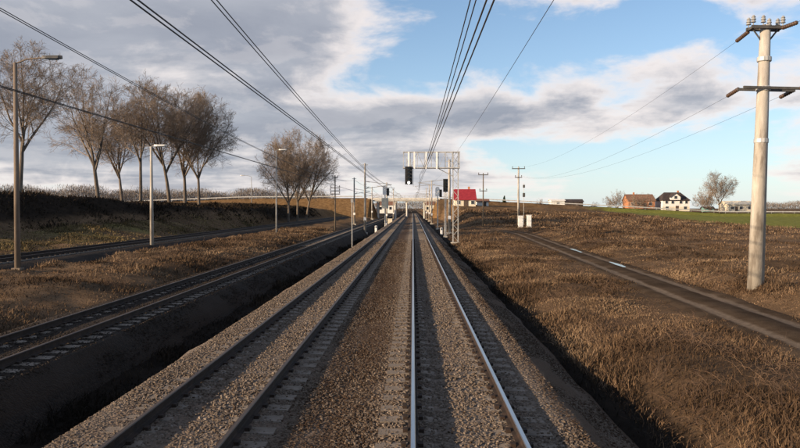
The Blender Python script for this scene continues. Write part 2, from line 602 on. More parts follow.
def ground(x, y, rough=True):
    x = np.asarray(x, float); y = np.asarray(y, float)
    z = np.interp(x, PX, PZ)
    # the left side climbs along the line
    rise = np.interp(y, [20, 61, 90, 140, 250], [-0.6, 0.0, 1.3, 2.0, 2.0])
    z = z + np.where(x < -25.7, rise * sstep(-25.7, -31 + np.clip((y - 70) / 20, 0, 2.5), x), 0)
    # bank carrying the trees
    t = bank_toe(y)
    h = bank_h(y)
    up = np.clip((t - x) / np.maximum(h * 2.15, 0.5), 0, 1)
    down = sstep(10, 60, (t - x)) * 0.55
    z = z + h * (up - down * (x < t))
    # right-hand field climbs to the bridge road
    rl = road_level(x)
    z = z + np.where(x > 8, sstep(8, 13, x) * sstep(105, 246, y) * np.maximum(rl - 1.6 - z, 0), 0)
    # road embankment with an opening for the railway
    d = np.maximum(np.abs(y - ROAD_Y) - 4.6, 0)
    opening = np.maximum(np.minimum(x + 15, 8.5 - x), 0)
    emb = rl - 0.05 - d * 0.42 - opening * 3.0
    z = np.where(emb > z, emb, z)
    # land behind the road
    far = np.where(x > 8, 1.7, 1.0)
    w = sstep(268, 320, y)
    z = z * (1 - w) + np.where(np.abs(x + 3) < 14, z, far) * w
    z = z * (1 - sstep(500, 1600, y)) + 0.2 * sstep(500, 1600, y)
    # lane bed
    lw = np.clip(1 - (np.abs(x - lane_x(y)) - 1.7) / 1.6, 0, 1) * sstep(122, 112, y)
    z = z * (1 - lw) + (-0.50 + 0.15 * sstep(70, 118, y)) * lw
    z = z + 0.16 * np.exp(-(((x - 13.75) / 1.0) ** 2 + ((y - 28.2) / 1.3) ** 2))
    if rough:
        soft = np.clip((np.maximum(x - 4.2, -6.8 - x)) / 2.0, 0, 1) * (1 - lw)
        inside = ((x > -25.5) & (x < -20)) | ((x > -11.9) & (x < -6.8))
        soft = np.where(inside, 0, soft)
        z = z + soft * ((vnoise(x * 0.45 + 3, y * 0.45) - 0.5) * 0.38 + (vnoise(x * 1.3, y * 1.3 + 9) - 0.5) * 0.16)
    return z


def gz(x, y):
    return float(ground(np.array([x]), np.array([y]))[0])


xs = np.unique(np.round(np.concatenate([
    -np.geomspace(60, 3000, 26)[::-1], np.arange(-60, -27, 0.7), np.arange(-27, 18, 0.3),
    np.arange(18, 60, 1.0), np.arange(60, 160, 3.0), np.geomspace(160, 3000, 22)]), 3))
ys = np.unique(np.round(np.concatenate([
    np.arange(-40, 5, 3.0), np.arange(5, 60, 0.45), np.arange(60, 130, 0.9), np.arange(130, 290, 1.4),
    np.geomspace(290, 4500, 40)]), 3))
gx, gy = np.meshgrid(xs, ys)
gzz = ground(gx.ravel(), gy.ravel())
V = np.stack([gx.ravel(), gy.ravel(), gzz], 1)
nx, ny = len(xs), len(ys)
i, j = np.meshgrid(np.arange(nx - 1), np.arange(ny - 1))
a = (j * nx + i).ravel()
Fq = np.stack([a, a + 1, a + nx + 1, a + nx], 1)
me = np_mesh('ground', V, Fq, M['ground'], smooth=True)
fx, fy = V[:, 0], V[:, 1]
gmask = sstep(44, 76, fx - 0.05 * (fy - 200)) * sstep(88, 112, fy + 0.12 * (fx - 60)) * sstep(262, 250, fy)
gmask = np.maximum(gmask, 0.42 * sstep(-25.8, -27.5, fx) * sstep(bank_toe(fy) - 1, bank_toe(fy) + 1.5, fx) * sstep(120, 80, fy))
point_attr(me, 'green', gmask)
och = sstep(214, 235, fy) * sstep(252, 250, fy) * (fx < 8) * (fx > -120)
och = np.maximum(och, 0.55 * sstep(120, 170, fy) * sstep(-10, -20, fx) * (fx > -60) * (fy < 252))
och = np.maximum(och, 0.5 * sstep(150, 200, fy) * (fx > 8) * (fx < 45) * (fy < 252))
point_attr(me, 'ochre', och)
shade_soil = np.clip(sstep(0.6, 2.2, bank_toe(fy) - fx) * sstep(15, 10, bank_toe(fy) - fx), 0, 1) * 0.95 * sstep(215, 160, fy)  # shade painted as near-black earth on the bank face
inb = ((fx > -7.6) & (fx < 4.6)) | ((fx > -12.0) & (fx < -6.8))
shade_soil = np.maximum(shade_soil, inb * 1.0)  # the same painted shade in the ditches and beneath the beds
point_attr(me, 'shade_soil', shade_soil)
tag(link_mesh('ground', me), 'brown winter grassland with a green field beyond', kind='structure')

def dirt_zone(x):
    return np.clip(np.exp(-((x + 1.25) / 0.75) ** 4) + 0.8 * sstep(2.15, 2.5, x), 0, 1)


# ballast beds (swept profile)
def bed(name, prof, matl, y0, y1, label, step=1.0):
    prof = np.array(prof, float)
    yy = np.arange(y0, y1 + step, step)
    n = len(prof)
    vx = np.tile(prof[:, 0], len(yy)); vz = np.tile(prof[:, 1], len(yy)); vy = np.repeat(yy, n)
    edge = np.abs(np.gradient(prof[:, 1])) > 0.02
    k = np.tile(edge, len(yy))
    vx = vx + np.where(k, (vnoise(vy * 0.9 + vx * 3, vx * 2) - 0.5) * 0.28, 0)
    vz = vz + (vnoise(vx * 1.7 + 5, vy * 0.8) - 0.5) * 0.035
    q = (np.arange(len(yy) - 1)[:, None] * n + np.arange(n - 1)[None, :]).ravel()
    f = np.stack([q, q + 1, q + n + 1, q + n], 1)
    me_ = np_mesh(name, np.stack([vx, vy, vz], 1), f, matl, smooth=True)
    point_attr(me_, 'dirt', dirt_zone(vx))
    o = link_mesh(name, me_)
    return tag(o, label, kind='structure')


TOP = -0.198
main_prof = [(-6.35, -1.12), (-5.9, -0.80), (-5.45, -0.50), (-5.1, TOP - 0.02), (-4.9, TOP), (-4.2, TOP), (-3.3, TOP), (-2.4, TOP), (-2.0, TOP - 0.02), (-1.6, TOP - 0.06), (-1.27, TOP - 0.08), (-0.9, TOP - 0.05), (-0.3, TOP), (0.75, TOP), (1.6, TOP), (2.2, TOP), (2.55, TOP - 0.02), (2.9, -0.42), (3.35, -0.64), (3.85, -0.92)]
bed_main = bed('ballast_bed', main_prof, M['ballast'], -20, 420, 'grey brown ballast under the two main tracks')
bed_side = bed('ballast_bed', [(-11.75, -0.95), (-11.3, -0.65), (-10.85, TOP), (-10.2, TOP), (-9.2, TOP), (-8.2, TOP), (-7.75, TOP), (-7.35, -0.6), (-6.95, -1.1)], M['ballast_shade_tone'], -20, 420, 'near-black, shade-darkened ballast under the single track left of the ditch')
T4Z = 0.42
bed_far = bed('ballast_bed', [(-25.6, -0.1), (-24.9, T4Z - 0.3), (-24.4, T4Z - 0.22), (-22.6, T4Z - 0.22), (-20.85, T4Z - 0.22), (-20.5, T4Z - 0.3), (-19.8, -0.15)], M['ballast_shade_tone'], -20, 230, 'near-black, shade-darkened ballast under the outermost siding on the left')

SP = 0.62
C1, C2, C3, C4 = 0.7525, -3.3025, -9.2, -22.6


def on_sleeper(x, y):
    return (np.abs(((y / SP) - np.floor(y / SP)) - 0.5) < 0.24) & ((np.abs(x - C1) < 1.28) | (np.abs(x - C2) < 1.28))


# ballast stones on the nearest stretch
def stones(parent, prof, matl, n, y0, y1, keep, power=1.6):
    prof = np.array(prof, float)
    u = rng.random(n)
    yy = y0 + (y1 - y0) * u ** power
    xx = rng.uniform(prof[0, 0] + 0.25, prof[-1, 0] - 0.25, n)
    ok = keep(xx, yy) & (rng.random(n) < sstep(y1, y0 + (y1 - y0) * 0.35, yy))
    xx, yy = xx[ok], yy[ok]
    n = len(xx)
    zz = np.interp(xx, prof[:, 0], prof[:, 1])
    lift = np.where(on_sleeper(xx, yy), 0.012, 0.0) if matl is M['stone'] else 0.0
    r = rng.uniform(0.009, 0.021, n) * (1 + 0.012 * (yy - y0))
    base = np.array([(-1, -1, -1), (1, -1, -1), (1, 1, -1), (-1, 1, -1), (-.7, -.7, .8), (.7, -.7, .8), (.7, .7, .8), (-.7, .7, .8)], float)
    vv = base[None] * (1 + rng.uniform(-0.38, 0.38, (n, 8, 3)))
    ang = rng.uniform(0, 6.28, n)
    ca, sa = np.cos(ang)[:, None], np.sin(ang)[:, None]
    asp = rng.uniform(0.7, 1.4, (n, 1))
    X = vv[:, :, 0] * asp; Y = vv[:, :, 1]
    out = np.stack([X * ca - Y * sa, X * sa + Y * ca, vv[:, :, 2] * 0.75], 2) * r[:, None, None]
    out[:, :, 0] += xx[:, None]; out[:, :, 1] += yy[:, None]
    out[:, :, 2] += (zz + lift + r * rng.uniform(0.0, 0.55, n))[:, None]
    q = np.array([(4, 5, 6, 7), (0, 1, 5, 4), (1, 2, 6, 5), (2, 3, 7, 6), (3, 0, 4, 7)])
    f = (np.arange(n)[:, None, None] * 8 + q[None]).reshape(-1, 4)
    me = np_mesh('ballast_stones', out.reshape(-1, 3), f, matl)
    point_attr(me, 'tint', np.repeat(np.clip(rng.normal(0.5, 0.19, n) - 0.40 * (0.75 + 0.5 * vnoise(xx * 1.3, yy * 0.25)) * dirt_zone(xx), 0, 1), 8))
    o = link_mesh('ballast_stones', me, parent)
    return tag(o, kind='stuff')


RAILS_MAIN = [0.0, 1.505, -2.55, -4.055]


def keep_main(x, y):
    ok = np.ones(len(x), bool)
    for r in RAILS_MAIN:
        ok &= np.abs(x - r) > 0.10
    on_sl = on_sleeper(x, y)
    ok &= ~on_sl | (rng.random(len(x)) < 0.22)
    return ok


stones(bed_main, main_prof, M['stone'], 240000, 6.5, 80, keep_main, 1.9)
stones(bed_side, [(-11.75, -0.95), (-11.3, -0.65), (-10.85, TOP), (-7.75, TOP), (-7.35, -0.6), (-6.95, -1.1)], M['stone_shade_tone'], 34000, 12, 80, lambda x, y: (np.abs(x - C3 - 0.75) > 0.1) & (np.abs(x - C3 + 0.75) > 0.1))

# ------------------------------------------------------------------ tracks
def rail_mesh(name, y0, y1, top):
    pr = [(-0.075, -0.172), (0.075, -0.172), (0.075, -0.16), (0.02, -0.145), (0.009, -0.13), (0.009, -0.05), (0.034, -0.038), (0.036, -0.012), (0.026, 0.0), (-0.026, 0.0), (-0.036, -0.012), (-0.034, -0.038), (-0.009, -0.05), (-0.009, -0.13), (-0.02, -0.145), (-0.075, -0.16)]
    n = len(pr)
    b = MB()
    yy = [y0, 40, 90, 150, 220, y1]
    vs_ = [(x, y, z) for y in yy for x, z in pr]
    for i in range(len(yy) - 1):
        for k in range(n):
            jn = (k + 1) % n
            q = [(i * n + jn, i * n + k, (i + 1) * n + k, (i + 1) * n + jn)]
            if not b.v:
                b.add(vs_, q, 1 if k in (7, 8, 9) else 0)
            else:
                b.f.append(list(q[0])); b.m.append(1 if k in (7, 8, 9) else 0)
    return b.mesh(name, [M['rust'], top])


def sleeper_mesh():
    b = MB()
    # concrete sleeper, narrower waist
    prof = [(-1.27, 0.14, 0.0), (-0.95, 0.145, 0.005), (-0.55, 0.145, 0.005), (-0.25, 0.11, -0.03), (0.25, 0.11, -0.03), (0.55, 0.145, 0.005), (0.95, 0.145, 0.005), (1.27, 0.14, 0.0)]
    vs_, fs_ = [], []
    for x, w, z in prof:
        vs_ += [(x, -w - 0.02, z - 0.13), (x, -w, z), (x, w, z), (x, w + 0.02, z - 0.13)]
    for k in range(len(prof) - 1):
        for e in range(3):
            fs_.append((k * 4 + e, k * 4 + e + 4, k * 4 + e + 5, k * 4 + e + 1))
    fs_ += [(0, 1, 2, 3), (31, 30, 29, 28)]
    b.add(vs_, fs_, 0)
    for s in (-0.7525, 0.7525):
        for o in (-0.12, 0.12):
            b.box((s + o, 0, 0.03), (0.07, 0.12, 0.05), 1)
    return b.mesh('sleeper', [M['sleeper'], M['rust']])


SLEEPER = sleeper_mesh()


def track(cx, z0, label, top, n_ind, y_end, y_start=4.0):
    t = thing('railway_track', (cx, 0, z0), label, 'railway track', 'parallel railway tracks')
    rm = rail_mesh('rail', -20, y_end, top)
    for s in (-0.7525, 0.7525):
        link_mesh('rail', rm, t, (s, 0, 0))
    k0 = math.ceil(y_start / SP)
    for k in range(k0, k0 + n_ind):
        link_mesh('sleeper', SLEEPER, t, (random.uniform(-0.012, 0.012), (k + 0.5) * SP + random.uniform(-0.012, 0.012), -0.187 + random.uniform(-0.006, 0.004)))
    b = MB()
    k = k0 + n_ind
    while (k + 0.5) * SP < y_end - 1:
        b.box((0, (k + 0.5) * SP, -0.247), (2.54, 0.28, 0.13))
        k += 1
    tag(b.build('sleeper_row', M['sleeper'], t), kind='stuff')
    return t


track(C1, 0, 'railway track with polished shining rails running straight ahead', M['steel_top'], 110, 410)
track(C2, 0, 'railway track beside the shining one, with dull brown rails', M['steel_dull'], 110, 410)
track(C3, 0, 'dark railway track on the far side of the black ditch', M['steel_dull'], 80, 410, 10)
track(C4, T4Z - 0.0, 'outermost railway track in front of the grassy bank', M['steel_dull'], 30, 228, 30)

# ------------------------------------------------------------------ lane
yy = np.concatenate([np.arange(6, 85, 0.8), np.arange(85, 118.01, 0.6)])
cxl = lane_x(yy)
dxl = np.gradient(cxl, yy)
acr = np.array([-1.6, -1.35, -1.05, -0.72, -0.45, 0.0, 0.45, 0.72, 1.05, 1.35, 1.6])
rut = np.array([-0.05, 0.015, 0.0, -0.03, 0.01, 0.05, 0.01, -0.03, 0.0, 0.015, -0.05])
nrm = np.sqrt(1 + dxl ** 2)
VXl = cxl[:, None] + acr[None] / nrm[:, None]
VYl = yy[:, None] - acr[None] * dxl[:, None] / nrm[:, None]
VZl = ground(VXl.ravel(), VYl.ravel(), False).reshape(VXl.shape) + 0.045 + rut[None]
VZl += (vnoise(VXl * 1.1, VYl * 0.7) - 0.5) * 0.03
n = len(acr)
q = (np.arange(len(yy) - 1)[:, None] * n + np.arange(n - 1)[None, :]).ravel()
me = np_mesh('lane', np.stack([VXl.ravel(), VYl.ravel(), VZl.ravel()], 1), np.stack([q, q + 1, q + n + 1, q + n], 1), None or mat('lane_earth', [(0.1, 0.1, 0.1)]), smooth=True)
me.materials.clear()


def lane_mat():
    m = bpy.data.materials.new('lane_earth_track')
    m.use_nodes = True
    t = NT(m.node_tree)
    p = m.node_tree.nodes['Principled BSDF']
    co = t.n('ShaderNodeTexCoord').outputs['Object']
    n1 = t.noise(co, 0.7, 6, 0.65)
    n2 = t.noise(co, 7, 6, 0.7)
    c = t.mix(t.smooth(n1, 0.35, 0.65), (0.052, 0.037, 0.026), (0.084, 0.061, 0.043))
    pale = t.mix(t.smooth(n2, 0.3, 0.7), (0.115, 0.088, 0.066), (0.180, 0.141, 0.108))
    a = t.n('ShaderNodeAttribute', attribute_name='worn')
    f = t.math('ADD', a.outputs['Fac'], t.math('MULTIPLY', t.math('SUBTRACT', n1, 0.5), 0.8))
    c = t.mix(t.smooth(f, 0.35, 0.8), c, pale)
    t.link(c, p.inputs['Base Color'])
    p.inputs['Roughness'].default_value = 0.92
    p.inputs['Specular IOR Level'].default_value = 0.0
    b = t.n('ShaderNodeBump')
    b.inputs['Strength'].default_value = 0.6
    b.inputs['Distance'].default_value = 0.03
    t.link(t.noise(co, 14, 6, 0.7), b.inputs['Height'])
    t.link(b.outputs[0], p.inputs['Normal'])
    return m


me.materials.append(lane_mat())
point_attr(me, 'worn', np.tile(np.array([0, 0.0, 0.35, 1, 0.35, 0.0, 0.35, 1, 0.35, 0.0, 0]), len(yy)))
tag(link_mesh('lane', me), 'narrow earth lane with two pale wheel ruts', kind='structure')

water = bpy.data.materials.new('puddle_water')
water.use_nodes = True
wp = water.node_tree.nodes['Principled BSDF']
wp.inputs['Base Color'].default_value = (0.03, 0.025, 0.02, 1)
wp.inputs['Roughness'].default_value = 0.12
wp.inputs['Specular IOR Level'].default_value = 0.8
for (py, L, w, lab) in ((59.0, 5.0, 0.30, 'bright puddle in the far wheel rut of the lane, farther from camera'),
                        (44.5, 4.2, 0.27, 'bright puddle in the far wheel rut of the lane, nearer to camera')):
    b = MB()
    zc_ = gz(float(lane_x(py)) + 0.72, py)
    zc_ = float(ground(np.array([lane_x(py) + 0.72]), np.array([py]), False)[0]) + 0.036
    ring = []
    for k in range(28):
        t_ = 2 * math.pi * k / 28
        rr = 1 + 0.22 * math.sin(3 * t_ + py) + 0.1 * math.sin(5 * t_)
        y_ = py + math.sin(t_) * L / 2 * (1 + 0.06 * math.sin(2 * t_))
        ring.append((float(lane_x(y_)) + 0.72 + math.cos(t_) * w * rr, y_, zc_))
    b.add(ring, [tuple(range(28))])
    tag(b.build('puddle', water), lab, 'puddle', 'puddles on the lane')

# ------------------------------------------------------------------ bridge and its road
yy = np.array([-1.0])
rx = np.unique(np.concatenate([np.arange(-300, 401, 6.0), [-15, 8.5]]))
b = MB()
prev = None
vs_, fs_ = [], []
for k, x in enumerate(rx):
    z = float(road_level(np.array([x]))[0]) + 0.06
    vs_ += [(x, ROAD_Y - 3.6, z), (x, ROAD_Y + 3.6, z)]
    if k:
        fs_.append((2 * k - 2, 2 * k, 2 * k + 1, 2 * k - 1))
b.add(vs_, fs_)
tag(b.build('road', M['asphalt']), 'asphalt road crossing the railway on the bridge', kind='structure')

br = thing('road_bridge', (-1.27, ROAD_Y, 0), 'low pale concrete road bridge spanning the tracks ahead', 'bridge')
b = MB()
b.box((-2.0, 0, 5.95), (25.5, 9.4, 0.9))
b.box((-2.0, -4.85, 6.30), (25.5, 0.28, 0.75))
b.box((-2.0, 4.85, 6.30), (25.5, 0.28, 0.75))
b.build('deck', M['pale_concrete'], br)
for x in (-11.2, -5.0, -0.9, 5.3):
    b = MB()
    for y in (-3.4, 0, 3.4):
        b.tube([(x, y, -1.2), (x, y, 5.0)], 0.32, 12)
    b.box((x, 0, 5.24), (0.9, 8.6, 0.5))
    b.build('pier', M['pale_concrete'], br)
for x in (-14.6, 9.9):
    b = MB()
    b.box((x, 0, 3.0), (1.2, 9.6, 5.4))
    b.build('abutment', M['pale_concrete'], br)
for y in (-4.85, 4.85):
    b = MB()
    for x in np.arange(-14.5, 10.6, 1.6):
        b.box((x, y, 7.2), (0.06, 0.06, 1.05))
    for z in (7.0, 7.35, 7.7):
        b.box((-2, y, z), (25.2, 0.05, 0.05))
    b.build('railing', M['galv'], br)

for (x0, x1, yo, lab) in ((9.8, 150, -3.9, 'long pale guard rail along the road climbing right of the bridge'),
                          (-110, -16.5, -3.9, 'long pale guard rail along the road left of the bridge')):
    t = thing('guard_rail', (x0, ROAD_Y + yo, 0), lab, 'guard rail')
    xsr = np.arange(x0, x1 + 0.1, 4.0)
    zr = road_level(xsr)
    rail_b = MB()
    vs_, fs_ = [], []
    for k, (x, z) in enumerate(zip(xsr, zr)):
        for (dy_, dzz) in ((0.0, 0.50), (-0.05, 0.56), (-0.05, 0.62), (0, 0.66), (-0.05, 0.70), (-0.05, 0.76), (0, 0.82)):
            vs_.append((x - x0, dy_, z + dzz))
        if k:
            for e in range(6):
                o = (k - 1) * 7
                fs_.append((o + e, o + e + 7, o + e + 8, o + e + 1))
    rail_b.add(vs_, fs_)
    rail_b.build('rail', M['guard'], t)
    pm = MB().box((0, 0.06, 0.3), (0.07, 0.09, 1.2)).mesh('post', M['galv'])
    for x, z in zip(xsr, zr):
        link_mesh('post', pm, t, (x - x0, 0, z))

# ------------------------------------------------------------------ overhead line masts
def insulator(b, p0, p1, r=0.06, n=5, mi=1):
    p0, p1 = Vector(p0), Vector(p1)
    pts, rs = [], []
    for k in range(n):
        for (t_, rr) in ((0.0, 0.45), (0.35, 1.0), (0.65, 1.0), (1.0, 0.45)):
            pts.append(p0.lerp(p1, (k + t_ * 0.96) / n)); rs.append(r * rr)
    b.tube(pts, rs, 8, mi)


def line_mast(x, y, side, wire_x, label, h=9.6, r=0.17, plate=True):
    """side: -1 the mast stands left of its track and reaches right"""
    z0 = gz(x, y) - 0.25
    t = thing('catenary_mast', (x, y, z0), label, 'catenary mast', 'overhead line masts')
    H = h - z0
    b = MB()
    b.tube([(0, 0, 0), (0, 0, H)], [r * 1.15, r * 0.78], 10)
    b.build('post', M['pole_concrete'], t, smooth=True)
    MB().box((0, 0, 0.22), (0.75, 0.75, 0.5)).build('footing', M['concrete'], t)
    s = 1 if wire_x > x else -1
    L = abs(wire_x - x)
    zt, zm, zcw = 6.75 - z0, 6.7 - z0, 5.75 - z0
    b = MB()
    b.tube([(s * 0.15, 0, zt + 0.45), (s * (L - 0.1), 0, zt - 0.05)], 0.035, 6)
    b.tube([(s * 0.15, 0, zcw + 0.35), (s * (L + 0.05), 0, zt - 0.05)], 0.04, 6)
    b.tube([(s * L * 0.45, 0, zcw + 0.75), (s * (L + 0.5), 0, zcw + 0.42)], 0.03, 6)
    b.tube([(s * (L + 0.45), 0, zcw + 0.42), (s * (L - 0.1), 0, zcw - 0.14)], 0.02, 6)
    b.build('cantilever', M['galv'], t)
    b = MB()
    insulator(b, (s * 0.2, 0, zt + 0.43), (s * 0.75, 0, zt + 0.33), mi=0)
    b.build('insulator', M['insulator'], t)
    b = MB()
    insulator(b, (s * 0.2, 0, zcw + 0.40), (s * 0.65, 0, zcw + 0.63), mi=0)
    b.build('insulator', M['insulator'], t)
    b = MB()
    b.box((0, 0, H - 0.25), (0.9, 0.1, 0.1))
    b.build('top_bracket', M['galv'], t)
    if plate:
        b = MB()
        b.box((0, -r * 1.12 - 0.02, 2.6), (0.42, 0.02, 0.5))
        b.build('number_plate', M['white'], t)
    return t


line_mast(X_at(365, 108), 108, -1, C2, 'pale concrete line mast left of tracks, tallest and nearest on that side', 10.0)
line_mast(-6.7, 178, -1, C2, 'second pale line mast on the left, behind a white signal head')
line_mast(-6.6, 236, -1, C2, 'farthest line mast left of the tracks, just before the bridge')
line_mast(X_at(449.3, 100), 100, 1, C1, 'thick pale line mast right of the tracks with white plate', 10.0, 0.2)
line_mast(4.4, 165, 1, C1, 'second line mast right of the tracks, beyond the gantry')
line_mast(4.4, 230, 1, C1, 'farthest line mast right of the tracks, just before the bridge')
line_mast(4.6, 198, 1, C1, 'third line mast right of the tracks, between two others')
line_mast(-12.6, 184, -1, C3, 'middle thin line mast beyond the dark third track')
line_mast(-12.6, 150, -1, C3, 'thin line mast on the far side of the dark third track')
line_mast(-12.6, 215, -1, C3, 'farther thin line mast beyond the dark third track')

# ------------------------------------------------------------------ signal gantry
GY = 75.0
gxm = 4.55
gz0 = gz(gxm, GY) - 0.2
g = thing('signal_gantry', (gxm, GY, gz0), 'pale lattice cantilever gantry reaching over the track from right', 'signal gantry')
zb, zt = 7.35 - gz0, 9.05 - gz0
b = MB()
for sx in (-0.27, 0.27):
    for sy in (-0.27, 0.27):
        b.box((sx, sy, (zt + 0.1) / 2), (0.07, 0.07, zt + 0.1))
b.build('mast_leg', M['galv'], g)
b = MB()
k = 0
z = 0.5
while z < zt - 0.5:
    s = 1 if k % 2 else -1
    for yy_ in (-0.27, 0.27):
        b.tube([(-0.27 * s, yy_, z), (0.27 * s, yy_, z + 0.6)], 0.02, 4)
    for xx_ in (-0.27, 0.27):
        b.tube([(xx_, -0.27 * s, z), (xx_, 0.27 * s, z + 0.6)], 0.02, 4)
    z += 0.6
    k += 1
b.build('mast_bracing', M['galv'], g)
MB().box((0, 0, 0.15), (1.0, 1.0, 0.5)).build('footing', M['concrete'], g)
XL = X_at(403, GY) - gxm
for (yy_, zz_) in ((-0.5, zb), (0.5, zb), (-0.5, zt), (0.5, zt)):
    b = MB()
    b.box(((XL + 0.45) / 2, yy_, zz_), (0.45 - XL, 0.08, 0.08))
    b.build('chord', M['galv'], g)
b = MB()
xv = np.linspace(XL + 0.04, 0.4, 9)
for k, x in enumerate(xv):
    for yy_ in (-0.5, 0.5):
        b.box((x, yy_, (zb + zt) / 2), (0.045, 0.045, zt - zb - 0.08))
    b.box((x, 0, zb), (0.05, 0.92, 0.05))
    b.box((x, 0, zt), (0.05, 0.92, 0.05))
b.build('verticals', M['galv'], g)
b = MB()
for k in range(len(xv) - 1):
    for yy_ in (-0.5, 0.5):
        a0, a1 = (zb, zt) if k % 2 else (zt, zb)
        b.tube([(xv[k], yy_, a0), (xv[k + 1], yy_, a1)], 0.018, 4)
b.build('diagonals', M['galv'], g)
for px in (408.6, 414.3, 426, 436.5):
    b = MB()
    b.box((X_at(px, GY) - gxm, -0.58, (zb + zt) / 2 - 0.05), (0.16, 0.06, zt - zb + 0.1))
    b.build('hanger_plate', M['white'], g)
b = MB()
b.tube([(-0.25, 0, zt - 2.6), (-1.9, 0, zb)], 0.04, 6)
b.build('brace', M['galv'], g)
b = MB()
b.box(((XL + 0.3) / 2, 0, zb + 0.06), (0.3 - XL, 0.8, 0.03))
b.build('walkway', M['galv'], g)


def signal_head(t, cx, cy, z0, w, h, lenses, lit):
    b = MB()
    b.bevbox((cx, cy - 0.02, z0 + h / 2), (w, 0.03, h), 0.01)
    b.build('backboard', M['black'], t)
    b = MB()
    b.bevbox((cx, cy + 0.12, z0 + h / 2), (w * 0.55, 0.22, h * 0.92), 0.04)
    b.build('lamp_case', M['black'], t)
    for k in range(lenses):
        zc_ = z0 + h * (k + 0.5) / lenses
        r = min(0.13, h / lenses * 0.4)
        b = MB()
        b.tube([(cx, cy - 0.035, zc_), (cx, cy - 0.06, zc_)], r, 14)
        ln = b.build('lens', M['lens_lit'] if k == lit else M['lens_off'], t)
        vs2, fs2 = [], []
        for q_ in range(13):
            an = math.pi * (q_ / 12 * 1.3 - 0.15)
            for (yy_, rr) in ((-0.04, r * 1.12), (-0.30, r * 1.12)):
                vs2.append((cx + math.cos(an) * rr, cy + yy_, zc_ + math.sin(an) * rr))
        for q_ in range(12):
            fs2.append((2 * q_, 2 * q_ + 1, 2 * q_ + 3, 2 * q_ + 2))
        MB().add(vs2, fs2).build('hood', M['black'], ln)


sx = X_at(408.8, GY)
t = thing('hanging_signal', (sx, GY - 0.62, 0), 'black signal with one white light hanging from the gantry end', 'railway signal')
signal_head(t, 0, 0, 5.6, 0.80, 1.9, 5, 0)
b = MB()
b.box((-0.2, 0.08, 7.85), (0.06, 0.06, 0.9))
b.box((0.2, 0.08, 7.85), (0.06, 0.06, 0.9))
b.build('hanger', M['galv'], t)
# caged access ladder below hanging signal
b = MB()
b.box((0.48, 0.15, 6.8), (0.04, 0.04, 2.9))
b.box((0.48, 0.55, 6.8), (0.04, 0.04, 2.9))
for z in np.arange(5.5, 8.2, 0.3):
    b.box((0.48, 0.35, z), (0.03, 0.36, 0.03))
b.build('ladder', M['galv'], t)


def mast_signal(px, py_head, Y, label, white_side):
    x = X_at(px, Y)
    z0 = gz(x, Y) - 0.15
    zh = Z_at(py_head, Y)
    t = thing('mast_signal', (x, Y, z0), label, 'railway signal', 'signals on posts beside the tracks')
    b = MB()
    b.tube([(0, 0.16, 0), (0, 0.16, zh - z0 + 0.6)], 0.075, 8)
    b.build('post', M['galv'], t)
    signal_head(t, 0, 0, zh - z0 - 0.85, 0.62, 1.7, 4, 0 if white_side == 'lit' else -1)
    b = MB()
    b.box((0, -0.06, zh - z0 - 1.35), (0.5, 0.03, 0.75))
    b.build('marker_board', M['white'], t)
    MB().box((0, 0.16, 0.15), (0.5, 0.5, 0.4)).build('footing', M['concrete'], t)
    b = MB()
    for s in (-0.16, 0.16):
        b.box((s, 0.42, (zh - z0) / 2), (0.03, 0.03, zh - z0 - 0.3))
    for z in np.arange(0.5, zh - z0 - 0.3, 0.3):
        b.box((0, 0.42, z), (0.32, 0.025, 0.025))
    b.build('ladder', M['galv'], t)
    return t


mast_signal(445.4, 185.5, 92, 'black signal with white board in front of the thick right mast', '')


def board_signal(px, Y, py_head, label, box=False):
    """signal turned away: white round-topped back board with a black case on its right"""
    x = X_at(px, Y)
    z0 = gz(x, Y) - 0.15
    zh = Z_at(py_head, Y)
    t = thing('board_signal', (x, Y, z0), label, 'railway signal', 'white-backed signals ahead')
    MB().tube([(0, 0.1, 0), (0, 0.1, zh - z0 + 0.4)], 0.09, 8).build('post', M['galv'], t)
    b = MB()
    prof = [(-0.42, -0.75), (0.42, -0.75), (0.42, 0.5)] + [(0.42 * math.cos(a_), 0.5 + 0.42 * math.sin(a_)) for a_ in np.linspace(0.3, math.pi - 0.3, 7)] + [(-0.42, 0.5)]
    b.prism([(p[0], p[1] + zh - z0) for p in prof], -0.03, 0.03)
    b.build('board', M['white'], t)
    b = MB()
    b.bevbox((0.62, 0.05, zh - z0 - 0.25), (0.42, 0.3, 1.35), 0.04)
    b.build('lamp_case', M['black'], t)
    if box:
        MB().bevbox((0.1, -0.1, zh - z0 - 2.3), (1.25, 0.35, 1.9), 0.03).build('indicator_box', M['plaster_cream'], t)
    MB().box((0, 0.1, 0.15), (0.5, 0.5, 0.4)).build('footing', M['concrete'], t)
    t.rotation_euler.z = -0.5
    return t


board_signal(384.8, 126, 190.5, 'white-topped signal post with cream box, left of the tracks', True)
board_signal(437.4, 126, 192, 'white-topped signal post right of the tracks before the bridge')

